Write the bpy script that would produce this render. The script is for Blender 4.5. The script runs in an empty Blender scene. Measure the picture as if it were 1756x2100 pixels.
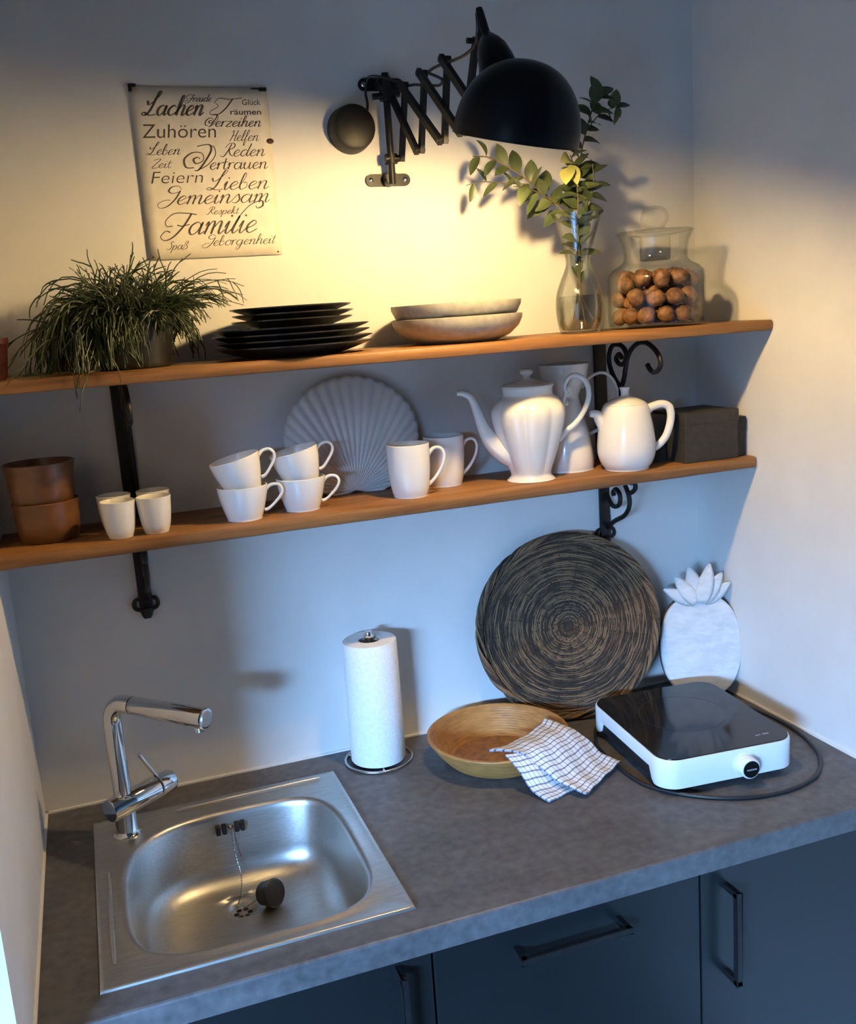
import bpy, bmesh, math, random
from mathutils import Vector, Matrix, Quaternion
random.seed(7)
R = math.radians
col = bpy.context.scene.collection
sc = bpy.context.scene

# ------------------------------------------------------------------ camera, light, exposure
W = 1.3564          # inner width of the niche
cam_d = bpy.data.cameras.new('camera'); cam = bpy.data.objects.new('camera', cam_d); col.objects.link(cam)
cam.location = (0.15380, -1.74267, 1.71711)
cam.rotation_euler = (1.3712302, 0.0676423, -0.3431334)
cam_d.sensor_fit = 'HORIZONTAL'; cam_d.sensor_width = 36.0
cam_d.lens = 36.0 * 2010.1186 / 1756.0
cam_d.clip_start = 0.01
sc.camera = cam

BULB_STRENGTH = 1260.0
BULB_COLOR = (1.0, 0.69, 0.31)
SKY_ENERGY = 16000.0
SKY_COLOR = (0.27, 0.54, 1.0)

world = bpy.data.worlds.new('world'); sc.world = world; world.use_nodes = True
bgn = world.node_tree.nodes['Background']
bgn.inputs[0].default_value = (0.55, 0.72, 1.0, 1); bgn.inputs[1].default_value = 0.9

sky_d = bpy.data.lights.new('sky_light', 'AREA'); sky_d.shape = 'RECTANGLE'
sky_d.size = 4.6; sky_d.size_y = 2.2; sky_d.energy = SKY_ENERGY; sky_d.color = SKY_COLOR
sky = bpy.data.objects.new('sky_light', sky_d); col.objects.link(sky)
sky.location = (-3.3, -5.1, 3.31)          # bright sky seen through the rear window
sky.rotation_euler = (R(90), 0, R(-32))

vs = sc.view_settings
vs.view_transform = 'Standard'; vs.look = 'None'; vs.gamma = 1.0; vs.exposure = 0.22
try: vs.use_curve_mapping = False
except Exception: pass

# ------------------------------------------------------------------ materials
def new_mat(name):
    m = bpy.data.materials.new(name); m.use_nodes = True
    nt = m.node_tree
    return m, nt, nt.nodes['Principled BSDF']

def setin(b, **kw):
    for k, v in kw.items():
        k = k.replace('_', ' ')
        if k in b.inputs:
            b.inputs[k].default_value = (*v, 1) if isinstance(v, tuple) and len(v) == 3 else v

def pmat(name, c1, c2=None, rough=0.5, metal=0.0, scale=20.0, stretch=(1, 1, 1), bump=0.0, bscale=None,
         detail=4.0, ramp=(0.35, 0.65), rough2=None, **kw):
    """principled surface whose colour wanders between c1 and c2 by object-space noise"""
    m, nt, b = new_mat(name)
    setin(b, Roughness=rough, Metallic=metal, **kw)
    N = nt.nodes; L = nt.links
    tc = N.new('ShaderNodeTexCoord'); mp = N.new('ShaderNodeMapping'); mp.inputs['Scale'].default_value = stretch
    L.new(tc.outputs['Object'], mp.inputs['Vector'])
    nz = N.new('ShaderNodeTexNoise'); nz.inputs['Scale'].default_value = scale; nz.inputs['Detail'].default_value = detail
    L.new(mp.outputs[0], nz.inputs['Vector'])
    rp = N.new('ShaderNodeValToRGB')
    c2 = c2 or tuple(min(1, c * 0.9) for c in c1)
    rp.color_ramp.elements[0].color = (*c1, 1); rp.color_ramp.elements[1].color = (*c2, 1)
    rp.color_ramp.elements[0].position = ramp[0]; rp.color_ramp.elements[1].position = ramp[1]
    L.new(nz.outputs['Fac'], rp.inputs[0]); L.new(rp.outputs[0], b.inputs['Base Color'])
    if bump:
        n2 = nz
        if bscale:
            n2 = N.new('ShaderNodeTexNoise'); n2.inputs['Scale'].default_value = bscale; n2.inputs['Detail'].default_value = 3
            L.new(mp.outputs[0], n2.inputs['Vector'])
        bp = N.new('ShaderNodeBump'); bp.inputs['Strength'].default_value = bump; bp.inputs['Distance'].default_value = 0.002
        L.new(n2.outputs['Fac'], bp.inputs['Height']); L.new(bp.outputs[0], b.inputs['Normal'])
    return m

def thin_glass(name, tint=(0.97, 0.99, 0.98), edge=(0.55, 0.62, 0.58), gloss=0.06, fres=0.45):
    """thin clear glass: sees straight through, darkens and mirrors at grazing angles"""
    m = bpy.data.materials.new(name); m.use_nodes = True
    nt = m.node_tree; nt.nodes.clear(); N = nt.nodes; L = nt.links
    out = N.new('ShaderNodeOutputMaterial'); tr = N.new('ShaderNodeBsdfTransparent'); gl = N.new('ShaderNodeBsdfGlossy')
    gl.inputs['Roughness'].default_value = 0.02
    lw = N.new('ShaderNodeLayerWeight'); lw.inputs['Blend'].default_value = 0.25
    rp = N.new('ShaderNodeValToRGB')
    rp.color_ramp.elements[0].color = (*tint, 1); rp.color_ramp.elements[1].color = (*edge, 1)
    rp.color_ramp.elements[0].position = 0.25; rp.color_ramp.elements[1].position = 0.95
    L.new(lw.outputs['Facing'], rp.inputs[0]); L.new(rp.outputs[0], tr.inputs['Color'])
    fr = N.new('ShaderNodeMath'); fr.operation = 'MULTIPLY_ADD'; fr.inputs[1].default_value = fres; fr.inputs[2].default_value = gloss
    L.new(lw.outputs['Fresnel'], fr.inputs[0])
    mx = N.new('ShaderNodeMixShader'); L.new(fr.outputs[0], mx.inputs[0]); L.new(tr.outputs[0], mx.inputs[1]); L.new(gl.outputs[0], mx.inputs[2])
    L.new(mx.outputs[0], out.inputs[0])
    return m

M = {}
M['wall'] = pmat('wall_paint', (0.74, 0.725, 0.70), (0.70, 0.685, 0.66), rough=0.92, scale=9, bump=0.12, bscale=160)
M['ceiling'] = pmat('ceiling_paint', (0.20, 0.195, 0.19), rough=0.95)
M['roomwall'] = pmat('grey_room_paint', (0.12, 0.12, 0.12), rough=0.9)
M['floor'] = pmat('floor_boards', (0.07, 0.052, 0.04), (0.05, 0.038, 0.03), rough=0.5, stretch=(1, 12, 1), scale=3)
M['caulk'] = pmat('white_caulk', (0.85, 0.83, 0.78), rough=0.5)
M['black'] = pmat('black_iron', (0.007, 0.007, 0.008), (0.012, 0.011, 0.011), rough=0.45, scale=60, bump=0.1, Specular_IOR_Level=0.3)
M['blacklac'] = pmat('black_lacquer', (0.004, 0.004, 0.005), (0.006, 0.006, 0.007), rough=0.30, scale=20, Specular_IOR_Level=0.22)
M['shadein'] = pmat('shade_lining', (0.75, 0.72, 0.66), rough=0.5)
M['china'] = pmat('white_porcelain', (0.86, 0.84, 0.80), (0.83, 0.81, 0.77), rough=0.18, scale=14, Coat_Weight=0.3)
M['matchina'] = pmat('grey_white_porcelain', (0.70, 0.69, 0.67), (0.62, 0.61, 0.60), rough=0.35, scale=14)
M['plate'] = pmat('black_stoneware', (0.012, 0.012, 0.014), (0.02, 0.019, 0.02), rough=0.24, scale=30)
M['bowl'] = pmat('speckled_grey_stoneware', (0.40, 0.37, 0.29), (0.32, 0.295, 0.23), rough=0.42, scale=90, detail=6)
M['brown'] = pmat('brown_glazed_clay', (0.185, 0.080, 0.032), (0.12, 0.050, 0.020), rough=0.30, scale=18, stretch=(1, 1, 2))
M['steel'] = pmat('brushed_steel', (0.60, 0.59, 0.56), (0.50, 0.49, 0.47), rough=0.40, metal=1.0, scale=30, stretch=(1, 14, 14), bump=0.05)
M['chrome'] = pmat('chrome', (0.78, 0.78, 0.78), (0.74, 0.74, 0.74), rough=0.06, metal=1.0)
M['wire'] = pmat('steel_wire', (0.6, 0.6, 0.58), rough=0.25, metal=1.0)
M['void'] = pmat('dark_opening', (0.006, 0.006, 0.006), rough=0.8)
M['rubber'] = pmat('black_rubber', (0.012, 0.012, 0.013), rough=0.5)
M['cord'] = pmat('black_cord', (0.012, 0.012, 0.014), rough=0.45)
M['paper'] = pmat('paper_towel', (0.88, 0.88, 0.88), (0.82, 0.82, 0.82), rough=0.95, scale=160, bump=0.5, bscale=260)
M['card'] = pmat('cardboard', (0.40, 0.32, 0.24), rough=0.9)
M['hobwhite'] = pmat('white_plastic', (0.82, 0.83, 0.84), (0.80, 0.81, 0.82), rough=0.25)
M['hobglass'] = pmat('black_ceramic_glass', (0.006, 0.006, 0.008), (0.012, 0.012, 0.014), rough=0.09, scale=6)
M['ringgrey'] = pmat('faint_grey_print', (0.035, 0.035, 0.037), rough=0.3)
M['grey'] = pmat('grey_print', (0.30, 0.30, 0.31), rough=0.4)
M['sign'] = pmat('cream_enamel', (0.75, 0.70, 0.60), (0.69, 0.63, 0.53), rough=0.55, scale=40)
M['ink'] = pmat('dark_ink', (0.045, 0.032, 0.026), (0.08, 0.06, 0.05), rough=0.6)
M['rust'] = pmat('rusty_metal', (0.10, 0.03, 0.02), (0.05, 0.02, 0.015), rough=0.7)
M['leaf'] = pmat('green_leaf', (0.070, 0.088, 0.032), (0.035, 0.052, 0.022), rough=0.45, scale=25)
M['leafpale'] = pmat('pale_leaf', (0.50, 0.46, 0.14), (0.36, 0.36, 0.10), rough=0.5, scale=25)
M['stem'] = pmat('brown_stem', (0.11, 0.07, 0.035), (0.07, 0.06, 0.025), rough=0.6)
M['trail'] = pmat('trailing_green', (0.040, 0.058, 0.018), (0.018, 0.030, 0.010), rough=0.5, scale=18)
M['potmetal'] = pmat('dark_ribbed_metal', (0.022, 0.021, 0.020), (0.012, 0.012, 0.012), rough=0.36, metal=0.15, scale=25)
M['soil'] = pmat('soil', (0.02, 0.014, 0.009), rough=0.95)
M['redpot'] = pmat('dark_red_clay', (0.07, 0.012, 0.010), (0.04, 0.010, 0.008), rough=0.4)
M['walnut'] = pmat('walnut_shell', (0.27, 0.125, 0.042), (0.085, 0.035, 0.013), rough=0.6, scale=75, bump=1.0, bscale=110)
M['box'] = pmat('black_board', (0.020, 0.018, 0.016), (0.032, 0.029, 0.026), rough=0.65, scale=90, bump=0.3)
M['board'] = pmat('whitewashed_wood', (0.72, 0.72, 0.71), (0.60, 0.61, 0.62), rough=0.8, scale=30, stretch=(1, 2.5, 1), bump=1.0, bscale=55)
M['bark'] = pmat('dark_board_edge', (0.07, 0.045, 0.03), rough=0.8)
M['front'] = pmat('slate_blue_front', (0.0075, 0.0095, 0.011), (0.0065, 0.0085, 0.010), rough=0.36, Specular_IOR_Level=0.38, scale=6)
M['carcass'] = pmat('cabinet_carcass', (0.06, 0.06, 0.065), rough=0.6)
M['water'] = thin_glass('water', tint=(0.90, 0.90, 0.86), edge=(0.62, 0.62, 0.56), gloss=0.03)
M['glass'] = thin_glass('clear_glass', edge=(0.62, 0.66, 0.60))
M['jarglass'] = thin_glass('jar_glass', tint=(0.985, 0.99, 0.985), edge=(0.80, 0.82, 0.77), gloss=0.025, fres=0.2)

def wood_mat(name, axis='X'):
    m, nt, b = new_mat(name); N = nt.nodes; L = nt.links
    tc = N.new('ShaderNodeTexCoord'); mp = N.new('ShaderNodeMapping')
    mp.inputs['Scale'].default_value = (1.2, 22, 22)
    L.new(tc.outputs['Object'], mp.inputs['Vector'])
    nz = N.new('ShaderNodeTexNoise'); nz.inputs['Scale'].default_value = 3.0; nz.inputs['Detail'].default_value = 8; nz.inputs['Distortion'].default_value = 0.8
    L.new(mp.outputs[0], nz.inputs['Vector'])
    rp = N.new('ShaderNodeValToRGB'); e = rp.color_ramp.elements
    e[0].color = (0.145, 0.060, 0.017, 1); e[0].position = 0.3; e[1].color = (0.33, 0.155, 0.048, 1); e[1].position = 0.7
    L.new(nz.outputs['Fac'], rp.inputs[0])
    # knots
    mp2 = N.new('ShaderNodeMapping'); mp2.inputs['Scale'].default_value = (3.3, 7.0, 1.0)
    L.new(tc.outputs['Object'], mp2.inputs['Vector'])
    vo = N.new('ShaderNodeTexVoronoi'); vo.inputs['Scale'].default_value = 1.6; vo.inputs['Randomness'].default_value = 1.0
    L.new(mp2.outputs[0], vo.inputs['Vector'])
    kr = N.new('ShaderNodeValToRGB'); kr.color_ramp.elements[0].position = 0.03; kr.color_ramp.elements[1].position = 0.13
    kr.color_ramp.elements[0].color = (0.22, 0.18, 0.15, 1); kr.color_ramp.elements[1].color = (1, 1, 1, 1)
    L.new(vo.outputs['Distance'], kr.inputs[0])
    mx = N.new('ShaderNodeMixRGB'); mx.blend_type = 'MULTIPLY'; mx.inputs[0].default_value = 1.0
    L.new(rp.outputs[0], mx.inputs[1]); L.new(kr.outputs[0], mx.inputs[2]); L.new(mx.outputs[0], b.inputs['Base Color'])
    b.inputs['Roughness'].default_value = 0.5
    bp = N.new('ShaderNodeBump'); bp.inputs['Strength'].default_value = 0.25; bp.inputs['Distance'].default_value = 0.001
    L.new(nz.outputs['Fac'], bp.inputs['Height']); L.new(bp.outputs[0], b.inputs['Normal'])
    return m
M['wood'] = wood_mat('oiled_pine')

def stone_mat():
    m, nt, b = new_mat('stone_laminate'); N = nt.nodes; L = nt.links
    tc = N.new('ShaderNodeTexCoord')
    n1 = N.new('ShaderNodeTexNoise'); n1.inputs['Scale'].default_value = 7; n1.inputs['Detail'].default_value = 8; n1.inputs['Roughness'].default_value = 0.65
    mp = N.new('ShaderNodeMapping'); mp.inputs['Scale'].default_value = (1, 2.2, 1)
    L.new(tc.outputs['Object'], mp.inputs[0]); L.new(mp.outputs[0], n1.inputs['Vector'])
    n2 = N.new('ShaderNodeTexNoise'); n2.inputs['Scale'].default_value = 60; n2.inputs['Detail'].default_value = 6
    L.new(tc.outputs['Object'], n2.inputs['Vector'])
    ad = N.new('ShaderNodeMath'); ad.operation = 'MULTIPLY_ADD'; ad.inputs[1].default_value = 0.55
    L.new(n2.outputs['Fac'], ad.inputs[0])
    m2 = N.new('ShaderNodeMath'); m2.operation = 'MULTIPLY'; m2.inputs[1].default_value = 0.5
    L.new(n1.outputs['Fac'], m2.inputs[0]); L.new(m2.outputs[0], ad.inputs[2])
    rp = N.new('ShaderNodeValToRGB'); e = rp.color_ramp.elements
    e[0].color = (0.054, 0.051, 0.053, 1); e[0].position = 0.36; e[1].color = (0.125, 0.119, 0.122, 1); e[1].position = 0.70
    L.new(ad.outputs[0], rp.inputs[0]); L.new(rp.outputs[0], b.inputs['Base Color'])
    b.inputs['Roughness'].default_value = 0.5
    return m
M['stone'] = stone_mat()

def rings_mat(name, c1, c2, rings, spokes, rough, bump):
    """woven disc: concentric strands broken by a radial over-under; object origin = hub, disc in local XY"""
    m, nt, b = new_mat(name); N = nt.nodes; L = nt.links
    tc = N.new('ShaderNodeTexCoord')
    nz = N.new('ShaderNodeTexNoise'); nz.inputs['Scale'].default_value = 14; nz.inputs['Detail'].default_value = 4
    L.new(tc.outputs['Object'], nz.inputs['Vector'])
    sv = N.new('ShaderNodeSeparateXYZ'); L.new(tc.outputs['Object'], sv.inputs[0])
    n2 = N.new('ShaderNodeTexNoise'); n2.inputs['Scale'].default_value = 130; n2.inputs['Detail'].default_value = 3
    L.new(tc.outputs['Object'], n2.inputs['Vector'])
    rp = N.new('ShaderNodeValToRGB'); e = rp.color_ramp.elements
    e[0].color = (*c1, 1); e[0].position = 0.35; e[1].color = (*c2, 1); e[1].position = 0.66
    av = N.new('ShaderNodeMath'); av.operation = 'MULTIPLY_ADD'; av.inputs[1].default_value = 0.6
    hv = N.new('ShaderNodeMath'); hv.operation = 'MULTIPLY'; hv.inputs[1].default_value = 0.4
    L.new(nz.outputs['Fac'], hv.inputs[0]); L.new(n2.outputs['Fac'], av.inputs[0]); L.new(hv.outputs[0], av.inputs[2])
    an = N.new('ShaderNodeAttribute'); an.attribute_name = 'tone'
    tn = N.new('ShaderNodeMath'); tn.operation = 'MULTIPLY_ADD'; tn.inputs[1].default_value = 0.55; L.new(an.outputs['Fac'], tn.inputs[0])
    hs = N.new('ShaderNodeMath'); hs.operation = 'MULTIPLY'; hs.inputs[1].default_value = 0.55; L.new(av.outputs[0], hs.inputs[0]); L.new(hs.outputs[0], tn.inputs[2])
    L.new(tn.outputs[0], rp.inputs[0]); L.new(rp.outputs[0], b.inputs['Base Color'])
    b.inputs['Roughness'].default_value = rough
    bp = N.new('ShaderNodeBump'); bp.inputs['Strength'].default_value = bump; bp.inputs['Distance'].default_value = 0.002
    L.new(n2.outputs['Fac'], bp.inputs['Height']); L.new(bp.outputs[0], b.inputs['Normal'])
    return m
M['wicker'] = rings_mat('dark_willow', (0.034, 0.021, 0.013), (0.22, 0.13, 0.065), 26, 24, 0.7, 0.4)
M['bamboo'] = pmat('bamboo_coil', (0.42, 0.205, 0.06), (0.29, 0.13, 0.036), rough=0.45, scale=40, stretch=(1, 1, 6), bump=0.4, bscale=90)
M['bamboofloor'] = pmat('bamboo_weave', (0.36, 0.175, 0.055), (0.20, 0.09, 0.03), rough=0.6, scale=70, bump=0.8, bscale=110)

def check_mat():
    m, nt, b = new_mat('checked_cotton'); N = nt.nodes; L = nt.links
    uv = N.new('ShaderNodeUVMap'); sp = N.new('ShaderNodeSeparateXYZ'); L.new(uv.outputs[0], sp.inputs[0])
    def lines(sock, width):
        f = N.new('ShaderNodeMath'); f.operation = 'FRACT'; L.new(sock, f.inputs[0])
        l = N.new('ShaderNodeMath'); l.operation = 'LESS_THAN'; l.inputs[1].default_value = width; L.new(f.outputs[0], l.inputs[0])
        return l.outputs[0]
    a = lines(sp.outputs[1], 0.24); c = lines(sp.outputs[0], 0.17)
    ad = N.new('ShaderNodeMath'); ad.operation = 'MULTIPLY_ADD'; ad.inputs[1].default_value = 0.75
    m2 = N.new('ShaderNodeMath'); m2.operation = 'MULTIPLY'; m2.inputs[1].default_value = 0.55
    L.new(c, m2.inputs[0]); L.new(a, ad.inputs[0]); L.new(m2.outputs[0], ad.inputs[2])
    cl = N.new('ShaderNodeMath'); cl.operation = 'MINIMUM'; cl.inputs[1].default_value = 1.0; L.new(ad.outputs[0], cl.inputs[0])
    mx = N.new('ShaderNodeMixRGB'); mx.inputs[1].default_value = (0.80, 0.79, 0.80, 1); mx.inputs[2].default_value = (0.075, 0.085, 0.16, 1)
    L.new(cl.outputs[0], mx.inputs[0]); L.new(mx.outputs[0], b.inputs['Base Color'])
    b.inputs['Roughness'].default_value = 0.9
    tc = N.new('ShaderNodeTexCoord'); nz = N.new('ShaderNodeTexNoise'); nz.inputs['Scale'].default_value = 220
    L.new(tc.outputs['Object'], nz.inputs['Vector'])
    bp = N.new('ShaderNodeBump'); bp.inputs['Strength'].default_value = 0.35; bp.inputs['Distance'].default_value = 0.002
    L.new(nz.outputs['Fac'], bp.inputs['Height']); L.new(bp.outputs[0], b.inputs['Normal'])
    return m
M['check'] = check_mat()

mb, ntb, bb = new_mat('lamp_bulb_glow')
bb.inputs['Base Color'].default_value = (1, 0.9, 0.7, 1)
bb.inputs['Emission Color'].default_value = (*BULB_COLOR, 1); bb.inputs['Emission Strength'].default_value = BULB_STRENGTH
M['bulb'] = mb

# ------------------------------------------------------------------ geometry helpers
class G:
    """collects vertices and faces of one part"""
    def __init__(s): s.v = []; s.f = []
    def add(s, v, f):
        n = len(s.v); s.v += [Vector(p) for p in v]; s.f += [tuple(i + n for i in q) for q in f]; return s
    def box(s, x0, x1, y0, y1, z0, z1):
        v = [(x0, y0, z0), (x1, y0, z0), (x1, y1, z0), (x0, y1, z0), (x0, y0, z1), (x1, y0, z1), (x1, y1, z1), (x0, y1, z1)]
        return s.add(v, [(0, 3, 2, 1), (4, 5, 6, 7), (0, 1, 5, 4), (1, 2, 6, 5), (2, 3, 7, 6), (3, 0, 4, 7)])
    def lathe(s, prof, seg=48, fr=None, loc=(0, 0, 0), mtx=None):
        """prof: list of (r, z) from outside bottom round to the inside; fr(theta, r, z) may scale the radius"""
        v = []; f = []; n = len(prof)
        for i in range(seg):
            t = 2 * math.pi * i / seg
            for (r, z) in prof:
                k = fr(t, r, z) if fr else 1.0
                p = Vector((r * k * math.cos(t), r * k * math.sin(t), z))
                if mtx: p = mtx @ p
                v.append(p + Vector(loc))
        for i in range(seg):
            j = (i + 1) % seg
            for a in range(n - 1):
                f.append((i * n + a, j * n + a, j * n + a + 1, i * n + a + 1))
        return s.add(v, f)
    def tube(s, pts, rad, sides=10, closed=False, caps=True, flat=None):
        """sweep a circle (or a flat oval: flat=(a,b) half sizes with b along world X) along pts"""
        pts = [Vector(p) for p in pts]; n = len(pts)
        rr = rad if isinstance(rad, (list, tuple)) else [rad] * n
        v = []; f = []
        up = None
        for i, p in enumerate(pts):
            if closed: t = pts[(i + 1) % n] - pts[i - 1]
            else: t = pts[min(i + 1, n - 1)] - pts[max(i - 1, 0)]
            if t.length < 1e-9: t = Vector((0, 0, 1))
            t.normalize()
            if up is None:
                up = Vector((1, 0, 0)) if abs(t.x) < 0.8 else Vector((0, 0, 1))
            up = (up - t * up.dot(t))
            if up.length < 1e-6: up = t.orthogonal()
            up.normalize(); w = t.cross(up)
            for k in range(sides):
                a = 2 * math.pi * k / sides
                v.append(p + up * (rr[i] * math.cos(a)) + w * (rr[i] * math.sin(a)))
        m = n if closed else n - 1
        for i in range(m):
            j = (i + 1) % n
            for k in range(sides):
                l = (k + 1) % sides
                f.append((i * sides + k, i * sides + l, j * sides + l, j * sides + k))
        if caps and not closed:
            f.append(tuple(range(sides))[::-1]); f.append(tuple((n - 1) * sides + k for k in range(sides)))
        return s.add(v, f)
    def cyl(s, a, b, r, r2=None, sides=24):
        return s.tube([a, b], [r, r2 if r2 is not None else r], sides)
    def prism(s, outline, z0, z1):
        n = len(outline)
        v = [(x, y, z0) for x, y in outline] + [(x, y, z1) for x, y in outline]
        return s.add(v, [tuple(range(n))[::-1], tuple(range(n, 2 * n))] + [(i, (i + 1) % n, n + (i + 1) % n, n + i) for i in range(n)])
    def grid(s, rows):
        n = len(rows[0]); v = [p for r in rows for p in r]
        return s.add(v, [(i * n + j, i * n + j + 1, (i + 1) * n + j + 1, (i + 1) * n + j) for i in range(len(rows) - 1) for j in range(n - 1)])
    def build(s, name, mat, parent=None, smooth=True, bevel=0.0, world=False, loc=None, at=None, angle=40, subsurf=0, solid=0.0):
        off = Vector((0, 0, 0))
        if loc is not None: off = Vector(loc)
        elif world and parent is not None: off = parent_world(parent)
        me = bpy.data.meshes.new(name)
        me.from_pydata([tuple(p - off) for p in s.v], [], s.f); me.update()
        bm = bmesh.new(); bm.from_mesh(me)
        bmesh.ops.remove_doubles(bm, verts=bm.verts, dist=1e-6)
        bmesh.ops.recalc_face_normals(bm, faces=bm.faces); bm.to_mesh(me); bm.free()
        if smooth:
            me.polygons.foreach_set('use_smooth', [True] * len(me.polygons))
            try: me.set_sharp_from_angle(angle=R(angle))
            except Exception: pass
        me.materials.append(M[mat] if isinstance(mat, str) else mat)
        o = bpy.data.objects.new(name, me); col.objects.link(o)
        if parent is not None: o.parent = parent
        if loc is not None: o.location = loc
        if at is not None: o.location = at
        if bevel:
            b = o.modifiers.new('bevel', 'BEVEL'); b.width = bevel; b.segments = 3; b.limit_method = 'ANGLE'; b.angle_limit = R(35)
        if solid:
            b = o.modifiers.new('solid', 'SOLIDIFY'); b.thickness = solid; b.offset = 0
        if subsurf:
            b = o.modifiers.new('sub', 'SUBSURF'); b.levels = subsurf; b.render_levels = subsurf
        return o

def parent_world(o):
    p = Vector((0, 0, 0))
    while o is not None:
        p = p + Vector(o.location); o = o.parent
    return p

def smooth_pts(pts, n=6, closed=False):
    """Catmull-Rom through pts"""
    P = [Vector(p) for p in pts]; out = []; N = len(P)
    m = N if closed else N - 1
    for i in range(m):
        if closed: p0, p1, p2, p3 = P[i - 1], P[i], P[(i + 1) % N], P[(i + 2) % N]
        else: p0, p1, p2, p3 = P[max(i - 1, 0)], P[i], P[i + 1], P[min(i + 2, N - 1)]
        for k in range(n):
            t = k / n
            out.append(0.5 * ((2 * p1) + (p2 - p0) * t + (2 * p0 - 5 * p1 + 4 * p2 - p3) * t * t + (3 * p1 - p0 - 3 * p2 + p3) * t ** 3))
    if not closed: out.append(P[-1])
    return out

def tag(o, label=None, cat=None, group=None, kind=None):
    if label: o['label'] = label
    if cat: o['category'] = cat
    if group: o['group'] = group
    if kind: o['kind'] = kind
    return o

def thing(name, label, cat, loc=(0, 0, 0), rotz=0.0, group=None):
    o = bpy.data.objects.new(name, None); col.objects.link(o)
    o.empty_display_size = 0.05; o.location = loc; o.rotation_euler = (0, 0, rotz)
    return tag(o, label, cat, group)

def copy_tree(o, parent=None):
    c = o.copy(); col.objects.link(c)
    if parent is not None: c.parent = parent
    for ch in list(o.children): copy_tree(ch, c)
    return c

def dup(o, label, loc, rot=(0, 0, 0), scale=1.0):
    c = copy_tree(o); c['label'] = label; c.location = loc; c.rotation_euler = rot; c.scale = (scale,) * 3
    return c

def structure(g, name, mat, **kw):
    o = g.build(name, mat, smooth=False, **kw); o['kind'] = 'structure'; return o

def rrect(x0, x1, y0, y1, r, n=6):
    out = []
    for cx, cy, a0 in ((x1 - r, y1 - r, 0), (x0 + r, y1 - r, 90), (x0 + r, y0 + r, 180), (x1 - r, y0 + r, 270)):
        for k in range(n + 1):
            a = R(a0 + 90 * k / n); out.append((cx + r * math.cos(a), cy + r * math.sin(a)))
    return out

# ------------------------------------------------------------------ the room
RX0, RY0, H = -3.3, -3.4, 2.62
structure(G().box(RX0 - 0.1, W + 0.1, 0, 0.1, 0, H), 'wall_back', 'wall')
structure(G().box(W, W + 0.1, -1.3, 0, 0, H), 'wall_right', 'wall')
structure(G().box(W, W + 0.1, RY0 - 0.1, -1.3, 0, H), 'wall_far_right', 'roomwall')
structure(G().box(-0.14, 0, -0.70, 0, 0, H), 'wall_left', 'wall')
structure(G().box(RX0 - 0.1, RX0, RY0 - 0.1, 0, 0, H), 'wall_side', 'roomwall')
wx0, wx1, wz0, wz1 = -3.15, -1.30, 0.25, 2.05
structure(G().box(RX0, wx0, RY0 - 0.1, RY0, 0, H).box(wx1, W, RY0 - 0.1, RY0, 0, H).box(wx0, wx1, RY0 - 0.1, RY0, 0, wz0).box(wx0, wx1, RY0 - 0.1, RY0, wz1, H), 'wall_rear', 'roomwall')
g = G()
for x in (wx0, (wx0 + wx1) / 2 - 0.025, wx1 - 0.05): g.box(x, x + 0.05, RY0 - 0.07, RY0 - 0.02, wz0, wz1)
for z in (wz0, wz1 - 0.05): g.box(wx0, wx1, RY0 - 0.07, RY0 - 0.02, z, z + 0.05)
structure(g, 'window_1', 'hobwhite')
structure(G().box(RX0, W, RY0, 0, -0.05, 0), 'floor', 'floor')
structure(G().box(RX0 - 0.1, W + 0.1, RY0 - 0.1, 0.1, H, H + 0.05), 'ceiling', 'ceiling')
structure(G().box(0.0, W, -0.005, 0, 0.899, 0.9035), 'trim_1', 'caulk')
structure(G().box(0.0, 0.004, -0.59, 0, 0.899, 0.9035), 'trim_2', 'caulk')
structure(G().box(W - 0.004, W, -0.59, 0, 0.899, 0.9035), 'trim_3', 'caulk')

# ------------------------------------------------------------------ worktop and cabinets
CT = 0.90
def worktop():
    g = G(); y0, y1, z0, z1 = -0.60, -0.001, 0.862, CT
    hx0, hx1, hy0, hy1 = 0.096, 0.486, -0.535, -0.10
    g.box(0.001, hx0, y0 + 0.01, y1, z0, z1).box(hx1, W - 0.001, y0 + 0.01, y1, z0, z1)
    g.box(hx0, hx1, y0 + 0.01, hy0, z0, z1).box(hx0, hx1, hy1, y1, z0, z1)
    prof = [(y0 + 0.01, z0), (y0, z0), (y0, z1 - 0.004), (y0 + 0.0012, z1 - 0.0012), (y0 + 0.004, z1), (y0 + 0.01, z1)]
    n = len(prof); v = [(x, y, z) for x in (0.001, W - 0.001) for y, z in prof]
    g.add(v, [(i, (i + 1) % n, n + (i + 1) % n, n + i) for i in range(n)] + [tuple(range(n)), tuple(range(n, 2 * n))[::-1]])
    o = g.build('worktop', 'stone', smooth=False)
    tag(o, 'grey-brown stone-look worktop spanning the niche under sink and hob', 'worktop')
worktop()

def u_handle(parent, a, b, out=0.030, th=0.010):
    """bow handle between door points a and b, standing off towards -y"""
    a = Vector(a); b = Vector(b); g = G(); d = (b - a).normalized()
    o = Vector((0, -out, 0)); h = th / 2
    def bar(p, q):
        x0, x1 = sorted((p.x, q.x)); y0, y1 = sorted((p.y, q.y)); z0, z1 = sorted((p.z, q.z))
        g.box(x0 - h, x1 + h, y0 - h, y1 + h, z0 - h, z1 + h)
    bar(a + o, b + o); bar(a + Vector((0, -0.005, 0)), a + o); bar(b + Vector((0, -0.005, 0)), b + o)
    return g.build('handle', 'black', parent, world=True, smooth=False, bevel=0.0015)

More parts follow.
